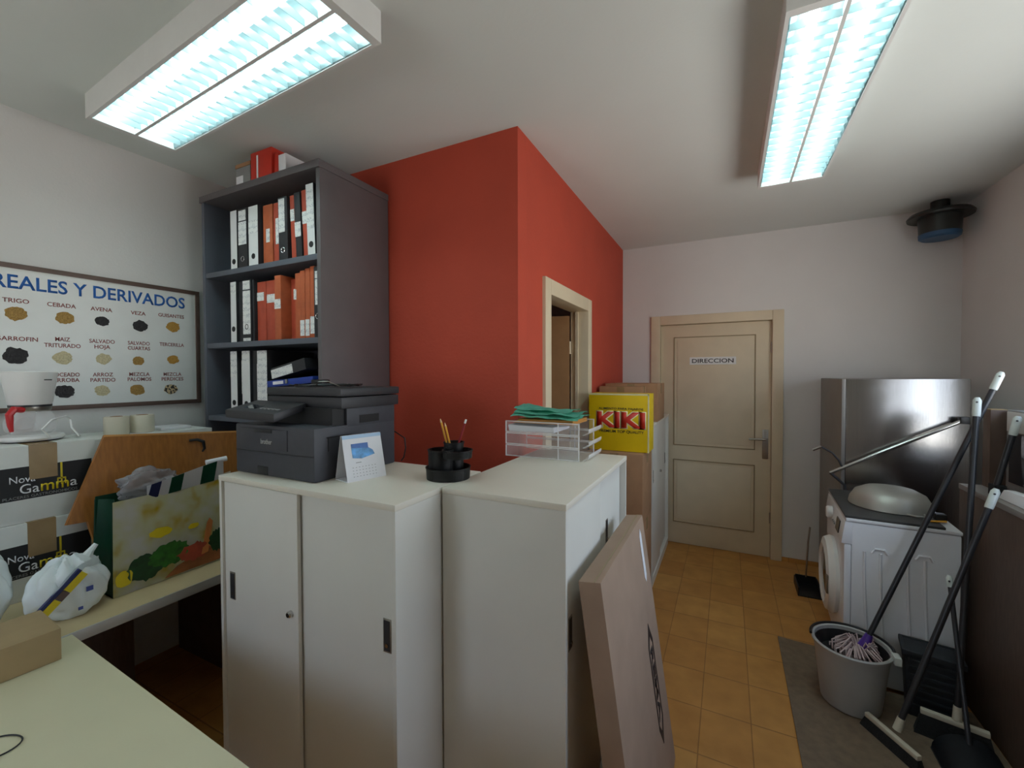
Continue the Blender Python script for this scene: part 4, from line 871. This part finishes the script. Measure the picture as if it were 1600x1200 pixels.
# big pan lid on the washer
WT = WH + .001
t = thing('wok_lid', 'large upturned aluminium wok on the washing machine', 'pan', (.79, 3.00, WT))
LC = Vector((.790, 3.00, WT))
link('bowl', lathe(newb(), [(.172, .0), (.178, .003), (.172, .034), (.150, .072), (.108, .095), (.055, .105), (0, .107), (0, .104), (.055, .102), (.106, .092), (.147, .069), (.169, .032), (.170, .0)], LC, 48), M['alu'], t)
b = newb(); tube(b, [LC + Vector((.02, -.168, .006)), LC + Vector((.05, -.200, .008)), LC + Vector((.10, -.195, .008)), LC + Vector((.10, -.135, .006))], .005, 8); link('loop_handle', b, M['alu'], t)
t = link('power_brick', box(newb(), .915, .955, 2.79, 2.835, WT, WT + .032, .004), M['black']); tag(t, 'small black block on the washer in front of the wok', 'adapter')
b = newb(); tube(b, [(.88, 2.752, WT + .005), (.945, 2.775, WT + .005)], .005, 8)
tag(link('wooden_stick', b, M['pencily']), 'short yellowish stick at the near edge of the washer top', 'stick')

# tubular trolley handle between washer and fridge
t = thing('trolley_handle', 'chrome tube frame slanting across the fridge front', 'trolley', (.9, 3.375, 0))
yT = 3.372
b = newb(); tube(b, [(.592, yT, .935), (.80, yT, 1.06), (1.215, yT, 1.300)], .0115, 12); link('long_tube', b, M['chrome'], t)
b = newb(); tube(b, [(.592, yT, .935), (.625, yT, .905), (.665, yT, .865), (.70, yT, .60), (.72, yT, .012)], .009, 10); link('lower_strut', b, M['dark'], t)
b = newb(); tube(b, [(.545, yT, 1.098), (.60, yT, 1.065), (.635, yT, 1.02), (.655, yT, .975)], .006, 10); link('curved_bar', b, M['dark'], t)
b = newb(); tube(b, [(.497, yT, 1.076), (.543, yT, 1.100)], .009, 10); link('end_grip', b, M['chrome'], t)
b = newb(); box(b, .655, .79, yT - .03, yT + .03, 0, .012, .003); link('floor_plate', b, M['dark'], t)
b = newb(); box(b, 1.195, 1.235, yT - .02, yT + .02, 1.28, 1.32, .004); link('grip_block', b, M['black'], t)

# small dustpan by the washer door
t = thing('dustpan', 'small black dustpan on the floor beyond the washer door', 'dustpan', (.53, 3.70, 0), 0, 'dustpans')
b = newb(); box(b, .455, .60, 3.60, 3.82, 0, .008, .002); box(b, .455, .463, 3.60, 3.82, .008, .06); box(b, .592, .60, 3.60, 3.82, .008, .06); box(b, .463, .592, 3.812, 3.82, .008, .07); link('pan', b, M['black'], t)
b = newb(); tube(b, [(.53, 3.815, .06), (.545, 3.84, .30), (.56, 3.87, .42)], .006, 8); link('handle', b, M['nickel'], t)

# ------------------------------------------------------------ right hand counter and things on it
KX = 1.024
t = thing('side_counter', 'dark wood counter unit along the right wall', 'counter', (1.26, 1.9, 0))
link('body', box(newb(), KX, 1.495, .9, 2.87, 0, 1.005, .002), M['darkwood'], t)
link('worktop', box(newb(), KX - .004, 1.496, .9, 2.872, 1.005, 1.03, .003), M['greytop'], t)
CT = 1.0305
t = thing('storage_box', 'dark brown box standing at the far end of the side counter', 'box', (1.27, 2.84, CT))
link('carton', box(newb(), 1.10, 1.18, 2.80, 2.866, CT, 1.398, .003), M['darkwood'], t)
link('pale_flap', hexa(newb(), [(1.105, 2.805, 1.3985), (1.16, 2.805, 1.3985), (1.16, 2.86, 1.3985), (1.105, 2.86, 1.3985)], [(1.105, 2.805, 1.401), (1.16, 2.805, 1.401), (1.16, 2.86, 1.401), (1.105, 2.86, 1.401)]), M['cardtan'], t)
t = thing('microwave_oven', 'grey microwave with dark window at the right picture edge', 'microwave', (1.28, 2.52, CT))
link('body', box(newb(), 1.15, 1.29, 2.30, 2.79, CT + .008, 1.402, .006), M['grey'], t)
link('window', box(newb(), 1.144, 1.151, 2.42, 2.755, CT + .045, 1.30, .004), M['smoke'], t)
link('top_trim', box(newb(), 1.146, 1.151, 2.32, 2.78, 1.305, 1.395, .002), M['lampbody'], t)
for x, y in ((1.18, 2.33), (1.26, 2.33), (1.18, 2.75), (1.26, 2.75)): link('foot', lathe(newb(), [(0, 0), (.012, 0), (.012, .008), (0, .008)], (x, y, CT), 10), M['black'], t)
t = thing('packet', 'white plastic packet on the side counter before the microwave', 'packet', (1.075, 2.50, CT))
link('wrapper', hexa(newb(), [(1.05, 2.38, CT), (1.10, 2.38, CT), (1.10, 2.60, CT), (1.05, 2.60, CT)], [(1.058, 2.39, CT + .05), (1.095, 2.39, CT + .05), (1.095, 2.58, CT + .042), (1.058, 2.58, CT + .042)], .006), M['sheet'], t)
link('grey_end', box(newb(), 1.05, 1.10, 2.34, 2.379, CT, CT + .04, .004), M['grey'], t)

# ------------------------------------------------------------ mat, bucket, mop, brooms, bin
b = newb(); hexa(b, [(.278, 1.2, 0.0005), (1.015, 1.2, 0.0005), (1.015, 2.66, 0.0005), (.278, 2.975, 0.0005)], [(.281, 1.2, .009), (1.012, 1.2, .009), (1.012, 2.655, .009), (.281, 2.968, .009)])
bmesh.ops.delete(b, geom=[], context='VERTS')
b.free(); b = newb(); prism(b, [(.278, 1.0, .0005), (1.018, 1.0, .0005), (1.018, 2.690, .0005), (.52, 2.69, .0005), (.50, 2.955, .0005), (.278, 2.975, .0005)], (0, 0, .008))
tag(link('floor_mat', b, M['mat_']), 'brown mat on the tiles under the bucket and brooms', 'mat')
MT = .0088
BC = Vector((.532, 2.525, MT))
t = thing('bucket', 'white plastic mop bucket with black rim on the mat', 'bucket', BC)
link('pail', lathe(newb(), [(0, .0), (.108, .0), (.116, .008), (.146, .268), (.154, .272), (.156, .284), (.150, .290), (.143, .286), (.112, .012), (0, .012)], BC, 44), M['bucket'], t)
b = newb(); tube(b, [BC + Vector((.158 * math.cos(a), .158 * math.sin(a), .292)) for a in (math.radians(-25 + 205 * k / 24) for k in range(25))], [.006] * 25, 8); link('carry_handle', b, M['black'], t)
link('wringer', lathe(newb(), [(.06, .20), (.125, .215), (.142, .270), (.138, .272), (.120, .222), (.06, .206)], BC, 36, 'Z', True), M['black'], t)
link('grip', box(newb(), BC.x + .138, BC.x + .166, BC.y - .085, BC.y - .035, MT + .265, MT + .302, .006), M['cap'], t)
def stick(t, a, b_, r=.0115, capm='cap', cl=.085, cr=.0145, m='rod'):
    a, b_ = Vector(a), Vector(b_); d = (b_ - a).normalized(); c0 = b_ - d * cl
    link('pole', tube(newb(), [a, c0 + d * .01], r, 12), M[m], t)
    cp_ = link('end_cap', tube(newb(), [c0, c0 + d * .01, b_ - d * .012, b_], [cr * .93, cr, cr, cr * .55], 12), M[capm], t)
    link('cap_hole', tube(newb(), [b_ - d * .02 + Vector((-.006, -.0135, 0)), b_ - d * .02 + Vector((-.006, -.0160, 0))], .004, 8), M['dark'], cp_)
mb = Vector((.592, 2.585, MT + .245)); mt_ = Vector((1.094, 2.70, 1.575))
t = thing('mop', 'string mop standing in the white bucket, purple socket', 'mop', (BC.x, BC.y, MT + .02), 0, 'long handled cleaning tools')
stick(t, mb, mt_)
md = (mt_ - mb).normalized()
link('socket', tube(newb(), [mb - md * .035, mb + md * .07], [.03, .015], 14), M['purple'], t)
b = newb()
for k in range(96):
    a = 2 * PI * k / 64 + random.uniform(-.1, .1); r1 = random.uniform(.05, .125); h1 = random.uniform(.0, .05)
    c = mb - md * .03
    pts = [c, c + Vector((r1 * .5 * math.cos(a), r1 * .5 * math.sin(a), .022 + h1)), c + Vector((r1 * math.cos(a + .25), r1 * math.sin(a + .25), .008 + h1 * .5)), c + Vector((r1 * 1.02 * math.cos(a + .45), r1 * 1.02 * math.sin(a + .45), -.045))]
    pts = [Vector((min(max(p.x, BC.x - .112), BC.x + .112), min(max(p.y, BC.y - .112), BC.y + .112), p.z)) for p in pts]
    tube(b, pts, .0042, 5)
yb_ = link('yarn_head', b, M['mopw'], t); yb_['kind'] = 'stuff'
# squeegee-like broom with beige strip, stick straight up
def broom(label, h0, h1, sock, top, drop, thick=.026, capm='cap', stripm='strip', back=(0, .03, 0)):
    h0, h1 = Vector(h0), Vector(h1); d = (h1 - h0).normalized(); n = Vector((-d.y, d.x, 0)).normalized()
    t = thing('broom', label, 'broom', ((h0 + h1) / 2).to_tuple()[:2] + (MT,), 0, 'long handled cleaning tools')
    s = thick / 2
    def q(p, o, z): return Vector((p.x, p.y, 0)) + n * o + Vector((0, 0, z))
    z1 = h0.z + .008
    link('head', hexa(newb(), [q(h0, -s, h0.z - .012), q(h1, -s, h1.z - .012), q(h1, s, h1.z - .012), q(h0, s, h0.z - .012)], [q(h0, -s, z1), q(h1, -s, h1.z + .008), q(h1, s, h1.z + .008), q(h0, s, z1)], .005), M[stripm], t)
    A, B = h0 - d * drop, h1 + d * drop
    link('bristles', hexa(newb(), [q(A, -s * 2.0, MT), q(B, -s * 2.0, MT), q(B, s * 1.4, MT), q(A, s * 1.4, MT)], [q(h0, -s * .9, h0.z - .0125), q(h1, -s * .9, h1.z - .0125), q(h1, s * .9, h1.z - .0125), q(h0, s * .9, h0.z - .0125)]), M['bristle'], t)
    sk = Vector(sock); up = (Vector(top) - sk).normalized()
    link('socket', tube(newb(), [Vector((sk.x, sk.y, h0.z + .008)), sk + up * .05], [.016, .014], 12), M[stripm], t)
    stick(t, sk + up * .02, top)
    return t
broom('broom with beige strip head and near vertical stick, beside the dark bin', (.762, 2.452, .105), (.962, 2.398, .105), (.872, 2.428, .118), (.994, 2.64, 1.462), .02)
broom('broom with narrow pale head lying nearest the bucket', (.562, 2.388, .062), (.684, 2.195, .062), (.648, 2.318, .074), (.985, 2.45, 1.098), .012, .022)
# long handled dustpan
t = thing('dustpan', 'dark long handled dustpan at the bottom right corner', 'dustpan', (.87, 2.28, MT), 0, 'dustpans')
DP = Vector((.875, 2.27, MT))
b = newb(); prof = []
def dome(u, v):
    a = PI * v; w = .105; return DP + Vector((-w * math.cos(a), -.09 + .18 * u, .004 + .085 * math.sin(a) * (.35 + .65 * u)))
sheet(b, dome, 8, 14, .003); prism(b, [DP + Vector((-.108, -.095, 0)), DP + Vector((.108, -.095, 0)), DP + Vector((.108, .09, 0)), DP + Vector((-.108, .09, 0))], (0, 0, .004)); link('pan', b, M['bin'], t)
stick(t, DP + Vector((0, .06, .07)), (.893, 2.585, .665), .009, 'cap', .05, .012)
# dark bin behind the brooms
t = thing('waste_bin', 'dark slatted bin between the bucket and the dark counter', 'bin', (.838, 2.588, MT), math.radians(-10))
mw = WM[t]
def putb(nm, bm, m): bm.transform(mw); return link(nm, bm, m, t)
w0, d0, w1, d1_, hb_ = .082, .055, .098, .066, .30
b = newb(); hexa(b, [(-w0, -d0, 0), (w0, -d0, 0), (w0, d0, 0), (-w0, d0, 0)], [(-w1, -d1_, hb_), (w1, -d1_, hb_), (w1, d1_, hb_), (-w1, d1_, hb_)], .008); putb('tub', b, M['bin'])
b = newb(); box(b, -w1 - .008, w1 + .008, -d1_ - .008, -d1_ + .006, hb_ - .02, hb_ + .004, .004); box(b, -w1 - .008, w1 + .008, d1_ - .006, d1_ + .008, hb_ - .02, hb_ + .004, .004)
box(b, -w1 - .008, -w1 + .006, -d1_, d1_, hb_ - .02, hb_ + .004, .004); box(b, w1 - .006, w1 + .008, -d1_, d1_, hb_ - .02, hb_ + .004, .004); putb('rim', b, M['bin'])
b = newb()
for k in range(7):
    z = .05 + k * .034; f_ = z / hb_; yy = -(d0 + (d1_ - d0) * f_); ww = w0 + (w1 - w0) * f_
    box(b, -ww + .012, ww - .012, yy - .006, yy + .002, z, z + .014, .002)
putb('slat', b, M['bin'])
# hand brush on the counter, handle up
t = thing('hand_brush', 'slim brush with pale capped handle standing on the side counter before the microwave', 'brush', (1.065, 2.64, CT))
link('brush_head', box(newb(), 1.045, 1.085, 2.615, 2.67, CT, CT + .05, .004), M['bristle'], t)
stick(t, (1.062, 2.64, CT + .045), (1.120, 2.63, 1.385), .0115)
